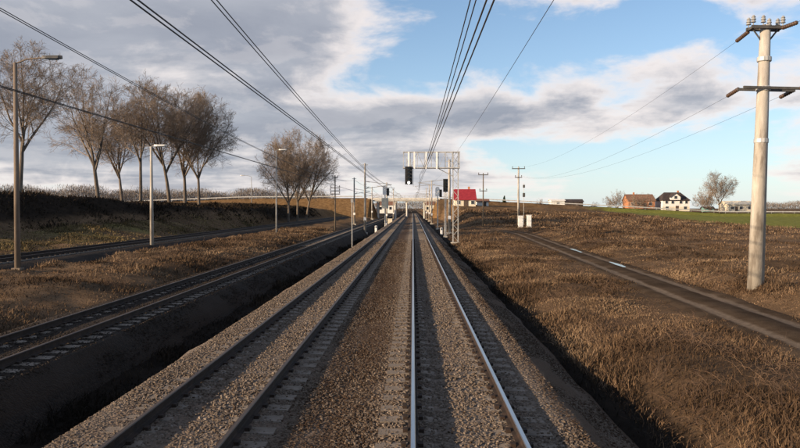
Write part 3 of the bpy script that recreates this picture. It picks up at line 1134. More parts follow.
# cream relay cabinet below the left white-topped signal
def cabinet(name, x, y, w, d, h, label, matl, group=None, doors=2):
    z0 = gz(x, y) - 0.08
    t = thing(name, (x, y, z0), label, 'cabinet', group)
    MB().box((0, 0, 0.1), (w + 0.08, d + 0.08, 0.25)).build('plinth', M['concrete'], t)
    MB().bevbox((0, 0, 0.225 + h / 2), (w, d, h), 0.015).build('case', matl, t)
    MB().bevbox((0, 0, 0.225 + h + 0.035), (w + 0.12, d + 0.12, 0.07), 0.02).build('lid', matl, t)
    for k in range(doors):
        dw = w / doors
        cx = -w / 2 + dw * (k + 0.5)
        dd = MB().box((cx, -d / 2 - 0.012, 0.225 + h * 0.5), (dw - 0.05, 0.022, h - 0.12)).build('door', matl, t)
        MB().box((cx + dw * 0.32, -d / 2 - 0.035, 0.225 + h * 0.5), (0.03, 0.03, 0.14)).build('handle', M['dark_metal'], dd)
    return t


cabinet('relay_cabinet', X_at(390, 168), 168, 1.1, 0.7, 1.4, 'small cream cabinet farther off, left of the tracks', M['plaster_cream'], doors=1)

# white marker stones
def marker(px, py, Y, label):
    x = X_at(px, Y)
    z = gz(x, Y) if abs(x + 1.27) > 4.9 else -0.5
    z = max(z, -1.1)
    t = thing('marker_stone', (x, Y, z - 0.1), label, 'marker stone', 'white markers beside the tracks')
    H = max(Z_at(py, Y) + 0.2 - z + 0.1, 0.6)
    MB().bevbox((0, 0, H / 2), (0.34, 0.2, H), 0.04).build('stone', M['white'], t)
    MB().box((0, -0.105, H * 0.8), (0.2, 0.01, H * 0.22)).build('plaque', M['black'], t)


marker(376, 227, 106, 'white marker stone left of tracks, nearer of the two there')
marker(386, 222, 140, 'white marker stone left of tracks, farther of the two there')
marker(441.5, 229, 102, 'white marker stone right of the shining track')
# thin post left
t = thing('thin_post', (X_at(352, 68), 68, -1.2), 'short thin grey post in the ditch left of the tracks', 'post')
MB().tube([(0, 0, 0), (0, 0, 5.1)], 0.04, 8).build('shaft', M['galv'], t)
MB().box((0, -0.05, 5.0), (0.25, 0.03, 0.35)).build('plate', M['grey_paint'], t)

# ------------------------------------------------------------------ overhead wires
def catenary(cx, supports, zc_, zm_top, sag, label, end=300):
    t = thing('overhead_line', (cx, 0, 0), label, 'overhead wire', 'overhead lines above the tracks')
    def stag(y):
        return np.interp(y, supports, [0.22 if k % 2 else -0.05 for k in range(len(supports))])
    ys_ = np.arange(supports[0], supports[-1] + 0.1, 2.5)
    for o in (-0.045, 0.045):
        b = MB()
        b.tube([(float(stag(y)) + o, float(y), zc_) for y in supports], 0.0115, 5)
        b.build('contact_wire', M['wire'], t)
    pts = []
    for y in ys_:
        k = min(max(np.searchsorted(supports, y) - 1, 0), len(supports) - 2)
        a0, a1 = supports[k], supports[k + 1]
        u = (y - a0) / (a1 - a0)
        pts.append((float(stag(y)), float(y), zm_top - min(sag * ((a1 - a0) / 65) ** 2, 1.2) * 4 * u * (1 - u)))
    for o in (0.0, 0.09):
        MB().tube([(p[0] + o, p[1], p[2]) for p in pts], 0.0105, 5).build('messenger_wire', M['wire'], t)
    for y in np.arange(44, 150, 13.0):
        z1 = np.interp(y, ys_, [p[2] for p in pts])
        MB().tube([(float(stag(y)), float(y), zc_), (float(stag(y)), float(y), float(z1))], 0.0028, 4).build('dropper', M['wire'], t)


catenary(C1 - 0.03, [-60, 5, 75, 100, 165, 230, 300], 5.6, 6.62, 0.5, 'twin contact wire and carrier above the shining track')
catenary(C2 - 0.27, [-60, 8, 108, 178, 236, 300], 5.6, 6.68, 0.35, 'twin contact wire and carrier above the second track from right')
catenary(C3, [-60, 13, 112, 150, 215, 300], 5.75, 7.5, 0.8, 'contact wire and carrier above the dark third track')


def wire(name, p0, p1, sag, label, r=0.008, cat='power wire', group=None, n=24):
    p0, p1 = Vector(p0), Vector(p1)
    pts = []
    for k in range(n + 1):
        u = k / n
        p = p0.lerp(p1, u) - p0 - Vector((0, 0, sag * 4 * u * (1 - u)))
        pts.append(p)
    t = MB().tube(pts, r, 5).build(name, M['wire'], None, p0)
    return tag(t, label, cat, group)


wire('feeder_wire', (2.0, -20, 7.05), (5.28, 100, 9.9), 0.5, 'single thin feeder wire slanting above the right of the tracks')
wire('feeder_wire', (5.28, 100, 9.9), (4.4, 165, 9.5), 0.8, 'feeder wire between the two nearest right-hand line masts')
wire('feeder_wire', (X_at(365, 108), 108, 9.9), (-6.7, 178, 9.5), 0.8, 'feeder wire between the two nearest left-hand line masts')

# ------------------------------------------------------------------ power poles
def power_pole(x, y, H, r, label, arms, matl, tilt=(0, 0), rz=0.0, group='power line poles'):
    z0 = gz(x, y) - 0.2
    t = thing('power_pole', (x, y, z0), label, 'power pole', group, rz, tilt)
    b = MB()
    b.tube([(0, 0, 0), (0, 0, H * 0.5), (0, 0, H)], [r, r * 0.82, r * 0.62], 12)
    b.build('post', matl, t, smooth=True)
    ends = []
    for (za, wa, kind) in arms:
        b = MB()
        b.box((0, -r * 0.7, za), (wa, 0.12, 0.12))
        b.box((0, r * 0.7, za), (wa, 0.12, 0.12))
        if kind == 'brace':
            for s in (-1, 1):
                b.tube([(s * wa * 0.36, 0, za), (0, 0, za - 0.55)], 0.03, 5)
        arm = b.build('crossarm', M['dark_metal'], t)
        for s in ((-1, 1) if kind != 'three' else (-1, 0, 1)):
            b = MB()
            xx_ = s * (wa / 2 - 0.08)
            b.lathe((xx_, 0, za + 0.06), [(0.02, 0), (0.02, 0.08), (0.075, 0.1), (0.05, 0.16), (0.08, 0.18), (0.05, 0.24), (0.07, 0.26), (0.03, 0.33)], 10)
            b.build('pin_insulator', M['insulator'], arm)
            ends.append((xx_, 0, za + 0.32))
    return t, z0, ends


PY = 28.4
pxx = X_at(753, PY)
HP = 10.75
t, pz0, _ = power_pole(pxx, PY, HP, 0.32, 'thick pale concrete power pole standing beside the lane', [], M['pole_concrete'], tilt=(0, RAD(1.5)))
# its double top crossarm, lower crossarm, collars and strain insulators
b = MB()
for yy_ in (-0.22, 0.22):
    b.box((0.0, yy_, HP - 0.12), (1.3, 0.1, 0.12))
b.box((-0.55, 0, HP - 0.12), (0.1, 0.5, 0.1))
b.box((0.55, 0, HP - 0.12), (0.1, 0.5, 0.1))
b.tube([(-0.5, 0, HP - 0.15), (-0.05, 0, HP - 0.75)], 0.035, 6)
b.tube([(0.5, 0, HP - 0.15), (0.05, 0, HP - 0.75)], 0.035, 6)
arm1 = b.build('crossarm', M['dark_metal'], t)
for (xx_, yy_) in ((-0.58, -0.2), (-0.58, 0.2), (-0.2, -0.22), (0.25, 0.22), (0.58, -0.2), (0.58, 0.2)):
    b = MB()
    b.lathe((xx_, yy_, HP - 0.06), [(0.02, 0), (0.02, 0.1), (0.1, 0.12), (0.06, 0.2), (0.1, 0.22), (0.06, 0.3), (0.085, 0.32), (0.03, 0.4)], 10)
    b.build('pin_insulator', M['grey_paint'], arm1)
b = MB()
for yy_ in (-0.26, 0.26):
    b.box((0.25, yy_, HP - 2.52), (2.3, 0.09, 0.1))
arm2 = b.build('crossarm', M['dark_metal'], t)
for z in (HP - 1.35, HP - 2.52, HP - 4.6):
    b = MB()
    b.lathe((0, 0, z - 0.09), [(0.262, 0), (0.272, 0.02), (0.272, 0.16), (0.262, 0.18)], 12)
    b.build('collar', M['galv'], t)
NEXT = (X_at(518, 120), 120.0)
npz = gz(*NEXT) - 0.2
t2, npz, nends = power_pole(NEXT[0], NEXT[1], 10.4, 0.2, 'slim pale power pole rising behind the white cabinets', [(10.1, 2.2, 'three'), (8.6, 1.2, 'plain')], M['pole_concrete'])
dirv = (Vector((NEXT[0], NEXT[1], npz + 10)) - Vector((pxx, PY, pz0 + HP))).normalized()
# strain insulator strings reaching along the wire, both ways
for (xx_, z, sgn) in ((-0.55, HP - 0.2, 1), (-0.85, HP - 2.5, 1), (1.35, HP - 2.5, -1), (0.55, HP - 0.15, -1), (1.35, HP - 2.5, 1)):
    b = MB()
    p0 = Vector((xx_, 0.25 * sgn, z))
    p1 = p0 + dirv * (1.15 * sgn) + Vector((0, 0, -0.10))
    insulator(b, p0, p1, 0.085, 7, 0)
    b.build('strain_insulator', M['insulator'], t)


def world_of(lx, ly, lz):
    return Vector((pxx + lx + lz * math.sin(RAD(1.5)), PY + ly, pz0 + lz))


for (lx, lz, tx, tz, lab) in ((-0.55, HP - 0.3, -1.0, 10.4, 'thin power wire from top of the thick pole to the slim one'),
                              (-0.85, HP - 2.6, -0.5, 8.9, 'power wire leaving the left of the lower crossarm'),
                              (1.35, HP - 2.6, 0.5, 8.9, 'power wire leaving the right of the lower crossarm')):
    p0 = world_of(lx, 0.25, lz) + dirv * 1.15
    wire('power_wire', p0, (NEXT[0] + tx, NEXT[1], npz + tz), 1.6, lab, 0.0055)
for (lx, lz, lab) in ((0.55, HP - 0.25, 'power wire running right from the pole top out of frame'),
                      (1.35, HP - 2.6, 'power wire running right from the lower crossarm out of frame')):
    p0 = world_of(lx, -0.25, lz) - dirv * 1.15
    wire('power_wire', p0, p0 - dirv * 60 + Vector((6, 0, 2.0)), 1.2, lab, 0.009)

power_pole(X_at(483, 118), 118, 9.2, 0.13, 'thin wooden pole with two crossarms left of the white cabinets', [(8.9, 1.7, 'plain'), (6.2, 1.3, 'plain')], M['wood'])
power_pole(X_at(335, 112), 112, 9.0, 0.13, 'thin wooden pole with stacked crossarms left of the tracks', [(8.6, 0.9, 'plain'), (7.0, 1.6, 'plain'), (6.5, 1.6, 'plain'), (6.0, 1.6, 'plain')], M['wood'])

# white cabinets beside the slim pole
cabinet('switch_cabinet', X_at(520.3, 114), 114, 0.75, 0.5, 1.75, 'tall white cabinet at the foot of the slim pole, left one', M['cabinet'], 'white cabinets by the slim pole', 1)
cabinet('switch_cabinet', X_at(528.6, 114), 114, 0.72, 0.5, 1.85, 'tall white cabinet standing right of its twin by slim pole', M['cabinet'], 'white cabinets by the slim pole', 1)
# small blue-grey sign box on a post
t = thing('sign_post', (X_at(523.4, 121), 121, gz(X_at(523.4, 121), 121)), 'thin post with small dark sign boxes behind the cabinets', 'sign')
MB().tube([(0, 0, -0.2), (0, 0, 7.3)], 0.035, 8).build('post', M['galv'], t)
MB().bevbox((0, -0.06, 5.3), (0.42, 0.12, 0.7), 0.03).build('sign_box', M['dark_metal'], t)
MB().bevbox((0, -0.06, 6.8), (0.36, 0.12, 0.5), 0.03).build('sign_box', M['dark_metal'], t)

# ------------------------------------------------------------------ lamp posts
def lamp_post(x, y, H, arm, label, matl, r=0.09, z0=None, lamp_tilt=0.12, head='galv'):
    z0 = gz(x, y) - 0.15 if z0 is None else z0
    t = thing('lamp_post', (x, y, z0), label, 'lamp post', 'lamp posts on the left')
    MB().tube([(0, 0, 0), (0, 0, H * 0.45), (0, 0, H)], [r * 1.2, r, r * 0.7], 10).build('post', matl, t, smooth=True)
    MB().box((0, 0, 0.08), (r * 3.4, r * 3.4, 0.3)).build('footing', M['lamp_brown'], t)
    s = 1 if arm > 0 else -1
    MB().tube([(0, 0, H - 0.05), (arm * 0.4, 0, H + abs(arm) * lamp_tilt), (arm, 0, H + abs(arm) * lamp_tilt * 1.4)], 0.04, 6).build('arm', matl, t)
    zl = H + abs(arm) * lamp_tilt * 1.4
    b = MB()
    ring = [(arm - s * 0.1, 0.07), (arm + s * 0.15, 0.15), (arm + s * 0.75, 0.15), (arm + s * 0.9, 0.06)]
    vs_ = []
    for (xx_, hw) in ring:
        vs_ += [(xx_, -hw, zl - 0.05), (xx_, hw, zl - 0.05), (xx_, hw * 0.6, zl + 0.1), (xx_, -hw * 0.6, zl + 0.1)]
    fs_ = [(0, 1, 2, 3), (15, 14, 13, 12)]
    for k in range(3):
        for e in range(4):
            fs_.append((k * 4 + e, k * 4 + (e + 1) % 4, k * 4 + 4 + (e + 1) % 4, k * 4 + 4 + e))
    b.add(vs_, fs_)
    b.build('lamp_head', M[head], t)
    MB().box((arm + s * 0.45, 0, zl - 0.07), (0.5, 0.2, 0.05)).build('lamp_glass', M['glass'], t)
    return t


lamp_post(X_at(13, 34.5), 34.5, 10.4, 1.45, 'nearest lamp post at the left edge, with short arm', M['lamp_brown'], 0.125, head='dark_metal')
lamp_post(X_at(150, 55), 55, 8.2, 0.35, 'pale yellowish lamp post before the tree row', M['pole_concrete'], 0.13)
lamp_post(X_at(276, 88), 88, 10.6, 0.45, 'slim dark lamp post in front of the far tree clump', M['grey_paint'], 0.09)
lamp_post(X_at(251, 165), 165, 6.6, -1.7, 'distant lamp post with arm pointing left between tree clumps', M['grey_paint'], 0.09)

# ------------------------------------------------------------------ bare trees
def seg_mesh(name, segs, sides, matl, smooth=True):
    """segs: array (n, 8) p0 p1 r0 r1 -> prisms in one mesh"""
    S = np.array(segs, float)
    p0, p1, r0, r1 = S[:, 0:3], S[:, 3:6], S[:, 6], S[:, 7]
    d = p1 - p0
    d /= np.maximum(np.linalg.norm(d, axis=1, keepdims=True), 1e-6)
    ref = np.where(np.abs(d[:, 2:3]) < 0.9, np.array([[0, 0, 1.0]]), np.array([[1.0, 0, 0]]))
    a_ = np.cross(d, ref); a_ /= np.linalg.norm(a_, axis=1, keepdims=True)
    b_ = np.cross(d, a_)
    n_ = len(S)
    an = 2 * np.pi * np.arange(sides) / sides
    off = a_[:, None] * np.cos(an)[None, :, None] + b_[:, None] * np.sin(an)[None, :, None]
    lo = p0[:, None] + off * r0[:, None, None]
    hi = p1[:, None] + off * r1[:, None, None]
    Vv = np.concatenate([lo, hi], 1).reshape(-1, 3)
    k_ = np.arange(sides); k2 = (k_ + 1) % sides
    qf = np.stack([k_, k2, k2 + sides, k_ + sides], 1)
    Ff = (np.arange(n_)[:, None, None] * 2 * sides + qf[None]).reshape(-1, 4)
    return np_mesh(name, Vv, Ff, matl, smooth)


def grow(seed, H, trunk_frac, spread, lean=0.0, fork=4, density=1.0, r0=0.30, twig_r=0.012, open_=0.5):
    """bare broadleaf tree: clean bole, ascending limbs, a dome of fine twigs; total height about H"""
    R = random.Random(seed)
    big, fine = [], []
    cz = H * (trunk_frac + 0.98) / 2
    ax = (H * spread, H * spread, H * (1.0 - trunk_frac) / 2 * 1.12)
    cx = lean * H * 0.5

    def room(q):
        return math.sqrt(((q.x - cx) / ax[0]) ** 2 + (q.y / ax[1]) ** 2 + ((q.z - cz) / ax[2]) ** 2)

    WOB = (0.025, 0.07, 0.12, 0.16, 0.20, 0.22)
    NSEG = (5, 6, 4, 3, 2, 2)
    UP = (0.0, 0.035, 0.03, 0.03, 0.02, 0.02)
    NCH = (0, 9, 8, 7, 5, 0)

    def branch(p, d, L, r, lev):
        ns = NSEG[lev]
        pts, rs = [p], [r]
        endr = max(r * (0.70 if lev == 0 else 0.30 if lev == 1 else 0.25), twig_r * 0.6)
        q, dd = p, d
        for k in range(ns):
            dd = (dd + Vector((R.gauss(0, WOB[lev]), R.gauss(0, WOB[lev]), R.gauss(0, WOB[lev] * 0.7) + UP[lev]))).normalized()
            q = q + dd * (L / ns)
            pts.append(q)
            rs.append(r + (endr - r) * (k + 1) / ns)
            if lev >= 1 and room(q) > 1.0 + 0.12 * R.random():
                break
        ns = len(pts) - 1
        if lev >= 1:
            endr = max(r * 0.12, twig_r * 0.6)
            rs = [r + (endr - r) * k / ns for k in range(ns + 1)]
        tgt = big if lev <= 1 else fine
        for k in range(ns):
            tgt.append((*pts[k], *(pts[k + 1] + (pts[k + 1] - pts[k]) * 0.04), rs[k], rs[k + 1]))
        if lev == 5:
            return
        if lev == 0:
            for c in range(fork):
                t_ = 1.0 if c < 2 else R.uniform(0.78, 1.0)
                ang = (0.10 if c == 0 else R.uniform(0.32, 0.62)) * (0.7 + open_ * 0.6)
                az_ = 2 * math.pi * c / max(fork - 1, 1) + R.uniform(-0.4, 0.4)
                kid(pts, rs, t_, ang, az_, H * (1 - trunk_frac) * R.uniform(0.85, 1.05), rs[-1] * R.uniform(0.66, 0.86), 0)
            return
        nch = max(2, int(round(NCH[lev] * density * (ns / NSEG[lev]) + R.uniform(-0.5, 0.5))))
        for c in range(nch):
            t_ = 0.12 + 0.88 * ((c + R.random()) / nch) ** (1.25 if lev == 1 else 1.0)
            t_ = min(t_, 1.0)
            kid(pts, rs, t_, R.uniform(0.45, 1.15 if lev == 1 else 1.0), R.uniform(0, 6.283), L * R.uniform(0.36, 0.58) * (1.2 - 0.5 * t_), max(r * (1 - 0.7 * t_) * R.uniform(0.38, 0.55), twig_r), lev)

    def kid(pts, rs, t_, ang, az_, LL, cr, lev):
        ns = len(pts) - 1
        fi = min(int(t_ * ns), ns - 1)
        bp = pts[fi].lerp(pts[fi + 1], t_ * ns - fi)
        ld = (pts[fi + 1] - pts[fi]).normalized()
        ref = Vector((0, 0, 1)) if abs(ld.z) < 0.9 else Vector((1, 0, 0))
        s1 = ld.cross(ref).normalized()
        s2 = ld.cross(s1)
        nd = ld * math.cos(ang) + (s1 * math.cos(az_) + s2 * math.sin(az_)) * math.sin(ang)
        nd.z += 0.05
        branch(bp, nd.normalized(), LL, cr, lev + 1)

    branch(Vector((0, 0, -0.3)), Vector((lean, 0, 1)).normalized(), H * trunk_frac, r0, 0)
    top = max(f_[5] for f_ in fine)
    return seg_mesh('trunk', big, 7, M['bark']), seg_mesh('crown', fine, 3, M['twig'], False), top


KINDS = {
    'vase': grow(11, 16, 0.36, 0.40, 0.10, 5, 1.02, 0.28, open_=0.75),
    'forked': grow(83, 16, 0.33, 0.42, -0.04, 5, 0.95, 0.28, open_=1.0),
    'broad': grow(23, 16, 0.30, 0.42, 0.0, 6, 1.0, 0.27, open_=0.9),
    'round': grow(35, 16, 0.33, 0.34, -0.02, 6, 1.02, 0.25, open_=0.6),
    'tall': grow(101, 16, 0.28, 0.31, 0.05, 5, 1.05, 0.26, open_=0.5),
    'slim': grow(47, 16, 0.40, 0.26, 0.03, 4, 1.0, 0.24, open_=0.4),
    'small': grow(59, 8, 0.22, 0.42, 0.0, 6, 0.72, 0.16, twig_r=0.016, open_=0.8),
}
print('tree tris', {k: (len(v[0].polygons) * 2, len(v[1].polygons) * 2) for k, v in KINDS.items()})


def bare_tree(px, Y, py_top, kind, label, rz=0.0, x=None, z=None, group='bare trees on the left bank', wide=1.0, drop=0.0):
    x = X_at(px, Y) if x is None else x
    z = gz(x, Y) if z is None else z
    H = Z_at(py_top, Y) - z
    tm, cm, top = KINDS[kind]
    s = H / top
    t = thing('bare_tree', (x, Y, z), label, 'tree', group, rz)
    t.scale = (s * wide, s * wide, s)
    t.rotation_euler = (random.gauss(0, 0.035), random.gauss(0, 0.035), rz)
    link_mesh('trunk', tm, t)
    link_mesh('crown', cm, t)
    return t


bare_tree(16, 71, 32, 'vase', 'large bare tree leaning at the far left edge of the bank', 0.3)
bare_tree(96, 90, 66, 'forked', 'wide-forked bare tree standing alone on the bank, second from left', 1.4)
bare_tree(139, 100, 76, 'slim', 'slim bare tree at the left of the dense row', 2.4)
bare_tree(168, 104, 72, 'round', 'tallest bare tree of the dense row', 0.8)
bare_tree(184, 112, 84, 'tall', 'slim bare tree in the dense row, behind the tallest', 4.2)
bare_tree(198, 108, 86, 'broad', 'spreading bare tree at the right end of the dense row', 3.1, wide=0.85)
bare_tree(120, 118, 96, 'round', 'fainter bare tree behind the left part of the dense row', 5.0)
bare_tree(288, 136, 132, 'tall', 'bare tree at the left of the far dome-shaped clump', 1.9)
bare_tree(297, 143, 126, 'broad', 'bare tree in the middle of the far dome-shaped clump', 5.5, wide=0.85)
bare_tree(306, 146, 134, 'round', 'bare tree at the right of the far dome-shaped clump', 3.6)
# right side, by the houses
RG = 'bare trees by the houses on the right'
bare_tree(717, 268, 169, 'round', 'tall bare tree by the low cream house on the right', 0.5, group=RG)
bare_tree(706, 275, 184, 'small', 'shorter rounded bare tree left of the tall one on the right', 1.5, group=RG)
bare_tree(700, 282, 190, 'small', 'lowest bare tree left of the tall one on the right', 2.9, group=RG)
bare_tree(616, 270, 189, 'small', 'bare tree left of the orange house', 2.2, group=RG)
bare_tree(608, 285, 195, 'small', 'smaller bare tree farther left of the orange house', 4.0, group=RG)
bare_tree(634, 262, 193, 'small', 'bare tree in front of the orange house, left one', 5.1, group=RG)
bare_tree(645, 262, 192, 'small', 'bare tree in front of the orange house, right one', 0.2, group=RG)
bare_tree(594, 290, 201, 'small', 'tiny bare bush on the skyline right of the dark shed', 0.9, group=RG)
bare_tree(540, 275, 198, 'small', 'faint low bare tree on the skyline left of the sheds', 1.7, group=RG)

# conifer on the skyline
cx, cy = X_at(504, 262), 262.0
t = thing('conifer', (cx, cy, gz(cx, cy)), 'small dark conifer on the skyline left of the slim pole', 'tree')
MB().tube([(0, 0, -0.2), (0, 0, 3.6)], [0.09, 0.03], 6).build('trunk', M['bark'], t)
n_ = 1500
hh = rng.random(n_) ** 1.3
rr = (1 - hh) * 1.15 * np.sqrt(rng.random(n_)) + 0.03
an = rng.uniform(0, 6.28, n_)
c_ = np.stack([rr * np.cos(an), rr * np.sin(an), 0.4 + hh * 3.6], 1)
tri = c_[:, None] + rng.normal(0, 0.12, (n_, 3, 3))
link_mesh('crown', np_mesh('crown', tri.reshape(-1, 3), np.arange(n_ * 3).reshape(-1, 3), M['conifer']), t)

# far tree lines (read as one mass)
def tree_line(name, pts, hmin, hmax, n_, label, spread=8, blade=0.5):
    pts = np.array(pts, float)
    u = rng.random(n_) * (len(pts) - 1)
    k = np.minimum(u.astype(int), len(pts) - 2)
    f_ = (u - k)[:, None]
    c_ = pts[k] * (1 - f_) + pts[k + 1] * f_
    prof = np.clip(vnoise(u * 9.0, u * 0 + 3) * 0.7 + vnoise(u * 31.0, u * 0 + 7) * 0.6, 0, 1)
    hgt = hmin + (hmax - hmin) * prof
    c_ = c_ + rng.normal(0, 1, (n_, 3)) * np.array([spread * 0.3, spread, 0])
    c_[:, 2] += hgt * rng.random(n_) ** 0.75
    tri = c_[:, None] + rng.normal(0, blade, (n_, 3, 3)) * np.array([0.35, 0.35, 2.6])
    o = link_mesh(name, np_mesh(name, tri.reshape(-1, 3), np.arange(n_ * 3).reshape(-1, 3), M['far_twigs']))
    return tag(o, label, 'trees', kind='stuff')


tree_line('far_woodland', [(X_at(-60, 420), 420, 4), (X_at(60, 420), 420, 4), (X_at(150, 430), 430, 3.5), (X_at(240, 450), 450, 3), (X_at(330, 480), 480, 2)], 6, 13, 110000, 'hazy belt of woodland far behind the left bank', blade=0.26)
tree_line('far_woodland', [(X_at(745, 700), 700, 1), (X_at(830, 700), 700, 1), (X_at(950, 720), 720, 1)], 3, 9, 30000, 'low dark woodland on the far right horizon', blade=0.3)
tree_line('far_woodland', [(X_at(330, 700), 700, 0), (X_at(480, 700), 700, 0)], 4, 10, 20000, 'low woodland on the horizon beyond the bridge', blade=0.35)

# ------------------------------------------------------------------ houses
def house(name, x, y, w, d, hw, hr, wall, roof, label, rz=0.0, z=None, hip=0.0, wins=(), doors=(), chimney=None, ridge='x', over=0.35, gable=None, band=None):
    """front face looks at -y; ridge along x or y"""
    z = gz(x, y) - 0.2 if z is None else z
    t = thing(name, (x, y, z), label, 'house' if 'house' in name else 'building', None, rz)
    b = MB()
    b.box((0, 0, hw / 2), (w, d, hw))
    if ridge == 'x' and hip == 0:
        for s in (-1, 1):
            b.add([(s * w / 2, -d / 2, hw), (s * w / 2, d / 2, hw), (s * w / 2, 0, hw + hr * 0.96)], [(0, 1, 2)])
    if ridge == 'y' and hip == 0:
        for s in (-1, 1):
            b.add([(-w / 2, s * d / 2, hw), (w / 2, s * d / 2, hw), (0, s * d / 2, hw + hr * 0.96)], [(0, 1, 2)])
    b.build('wall', wall, t)
    if band:
        MB().box((0, -d / 2 - 0.02, band[0]), (w + 0.04, 0.05, band[1])).build('plinth', M[band[2]], t)
    b = MB()
    W2, D2, th = w / 2 + over, d / 2 + over, 0.16
    ze = hw - over * hr / (d / 2 if ridge == 'x' else w / 2)
    if ridge == 'x':
        hx = w / 2 * hip
        rg = [(-W2 + hx, 0, hw + hr), (W2 - hx, 0, hw + hr)]
    else:
        hy = d / 2 * hip
        rg = [(0, -D2 + hy, hw + hr), (0, D2 - hy, hw + hr)]
    ev = [(-W2, -D2, ze), (W2, -D2, ze), (W2, D2, ze), (-W2, D2, ze)]
    vs_ = ev + rg + [(p[0], p[1], p[2] - th) for p in ev] + [(p[0], p[1], p[2] - th) for p in rg]
    if ridge == 'x':
        tops = [(0, 1, 5, 4), (2, 3, 4, 5), (1, 2, 5), (3, 0, 4)]
        if hip == 0:
            tops = tops[:2]
    else:
        tops = [(1, 2, 5, 4), (3, 0, 4, 5), (0, 1, 4), (2, 3, 5)]
        if hip == 0:
            tops = tops[:2]
    fs_ = tops + [tuple(reversed([i_ + 6 for i_ in q_])) for q_ in tops] + [(0, 6, 7, 1), (1, 7, 8, 2), (2, 8, 9, 3), (3, 9, 6, 0)]
    if hip == 0:
        if ridge == 'x':
            fs_ = tops + [tuple(reversed([i_ + 6 for i_ in q_])) for q_ in tops] + [(0, 6, 7, 1), (2, 8, 9, 3), (1, 7, 11, 5), (5, 11, 8, 2), (3, 9, 10, 4), (4, 10, 6, 0)]
        else:
            fs_ = tops + [tuple(reversed([i_ + 6 for i_ in q_])) for q_ in tops] + [(1, 7, 8, 2), (3, 9, 6, 0), (0, 6, 10, 4), (4, 10, 7, 1), (2, 8, 11, 5), (5, 11, 9, 3)]
    b.add(vs_, fs_)
    ro = b.build('roof', roof, t)
    if chimney:
        MB().box((chimney[0], chimney[1], hw + hr), (0.6, 0.6, 1.5)).build('chimney', M['brick_orange'], ro)
    for (wx, wz, ww, wh) in wins:
        wn = MB().box((wx, -d / 2 - 0.03, wz), (ww + 0.2, 0.1, wh + 0.2)).build('window', M['plaster_white'], t)
        MB().box((wx, -d / 2 - 0.09, wz), (ww, 0.03, wh)).build('pane', M['glass'], wn)
    for (wx, ww, wh) in doors:
        MB().box((wx, -d / 2 - 0.04, wh / 2 + 0.1), (ww, 0.1, wh)).build('door', M['door'], t)
    if gable:
        gx_, gw, gh = gable
        b = MB()
        b.add([(gx_ - gw / 2, -d / 2 - 0.6, hw - 0.1), (gx_ + gw / 2, -d / 2 - 0.6, hw - 0.1), (gx_ + gw / 2, -d / 2 - 0.6, hw + gh * 0.4), (gx_, -d / 2 - 0.6, hw + gh), (gx_ - gw / 2, -d / 2 - 0.6, hw + gh * 0.4),
               (gx_ - gw / 2, 0, hw - 0.1), (gx_ + gw / 2, 0, hw - 0.1), (gx_ + gw / 2, 0, hw + gh * 0.4), (gx_, 0, hw + gh), (gx_ - gw / 2, 0, hw + gh * 0.4)],
              [(0, 1, 2, 3, 4), (1, 6, 7, 2), (5, 0, 4, 9)])
        dm = b.build('dormer', wall, t)
        b = MB()
        for s in (-1, 1):
            e_ = (gx_ + s * (gw / 2 + 0.3), hw + gh * 0.4 - 0.2)
            b.add([(gx_, -d / 2 - 0.9, hw + gh + 0.12), (e_[0], -d / 2 - 0.9, e_[1] + 0.12), (e_[0], 0.3, e_[1] + 0.12), (gx_, 0.3, hw + gh + 0.12),
                   (gx_, -d / 2 - 0.9, hw + gh), (e_[0], -d / 2 - 0.9, e_[1]), (e_[0], 0.3, e_[1]), (gx_, 0.3, hw + gh)],
                  [(0, 1, 2, 3), (7, 6, 5, 4), (0, 4, 5, 1), (1, 5, 6, 2), (2, 6, 7, 3)])
        b.build('dormer_roof', roof, dm)
        MB().box((gx_, -d / 2 - 0.63, hw + gh * 0.35), (1.1, 0.06, 1.1)).build('dormer_window', M['glass'], dm)
    return t


Yr = 214
house('red_roofed_house', X_at(464, Yr), Yr, 6.2, 9, 2.6, 3.0, M['plaster_cream'], M['roof_red'], 'cream house with bright red roof right of the gantry mast', ridge='x', wins=[(-2.0, 1.5, 0.9, 1.0), (2.2, 1.5, 0.9, 1.0)], doors=[(0.2, 1.3, 2.0)], z=Z_at(207.5, Yr), chimney=(1.5, 0.5))
Yw = 222
house('white_outbuilding', X_at(482, Yw), Yw, 3.6, 4, 1.7, 0.7, M['plaster_white'], M['roof_brown'], 'small white outbuilding right of the red-roofed house', ridge='x', doors=[(0.6, 0.9, 1.5)], z=Z_at(206.5, Yw))
Ya = 285
house('orange_house', X_at(637, Ya), Ya, 10.5, 8, 3.4, 2.4, M['brick_orange'], M['roof_brown'], 'low orange brick house half hidden by bare trees', ridge='x', wins=[(-3.6, 1.9, 1.1, 1.2), (-1.2, 1.9, 1.1, 1.2), (3.4, 1.9, 1.1, 1.2)], doors=[(1.2, 1.1, 2.2)], z=Z_at(208.6, Ya), chimney=(-2, 0))
house('dark_roofed_house', X_at(670, Ya), Ya, 10.6, 9, 4.6, 3.0, M['plaster_white'], M['roof_dark'], 'two-storey white house with dark roof and gabled front', hip=0.45, wins=[(-3.8, 3.6, 1.0, 1.1), (-1.4, 3.6, 1.0, 1.1), (1.8, 3.6, 1.0, 1.1), (4.0, 3.6, 0.9, 1.1), (-3.6, 1.3, 1.2, 1.2), (3.6, 1.3, 1.2, 1.2)], doors=[(0.4, 1.2, 2.1)], z=Z_at(211.2, Ya), gable=(-0.4, 3.8, 2.6), chimney=(2.5, 0.4), band=(0.9, 1.8, 'plaster_cream'))
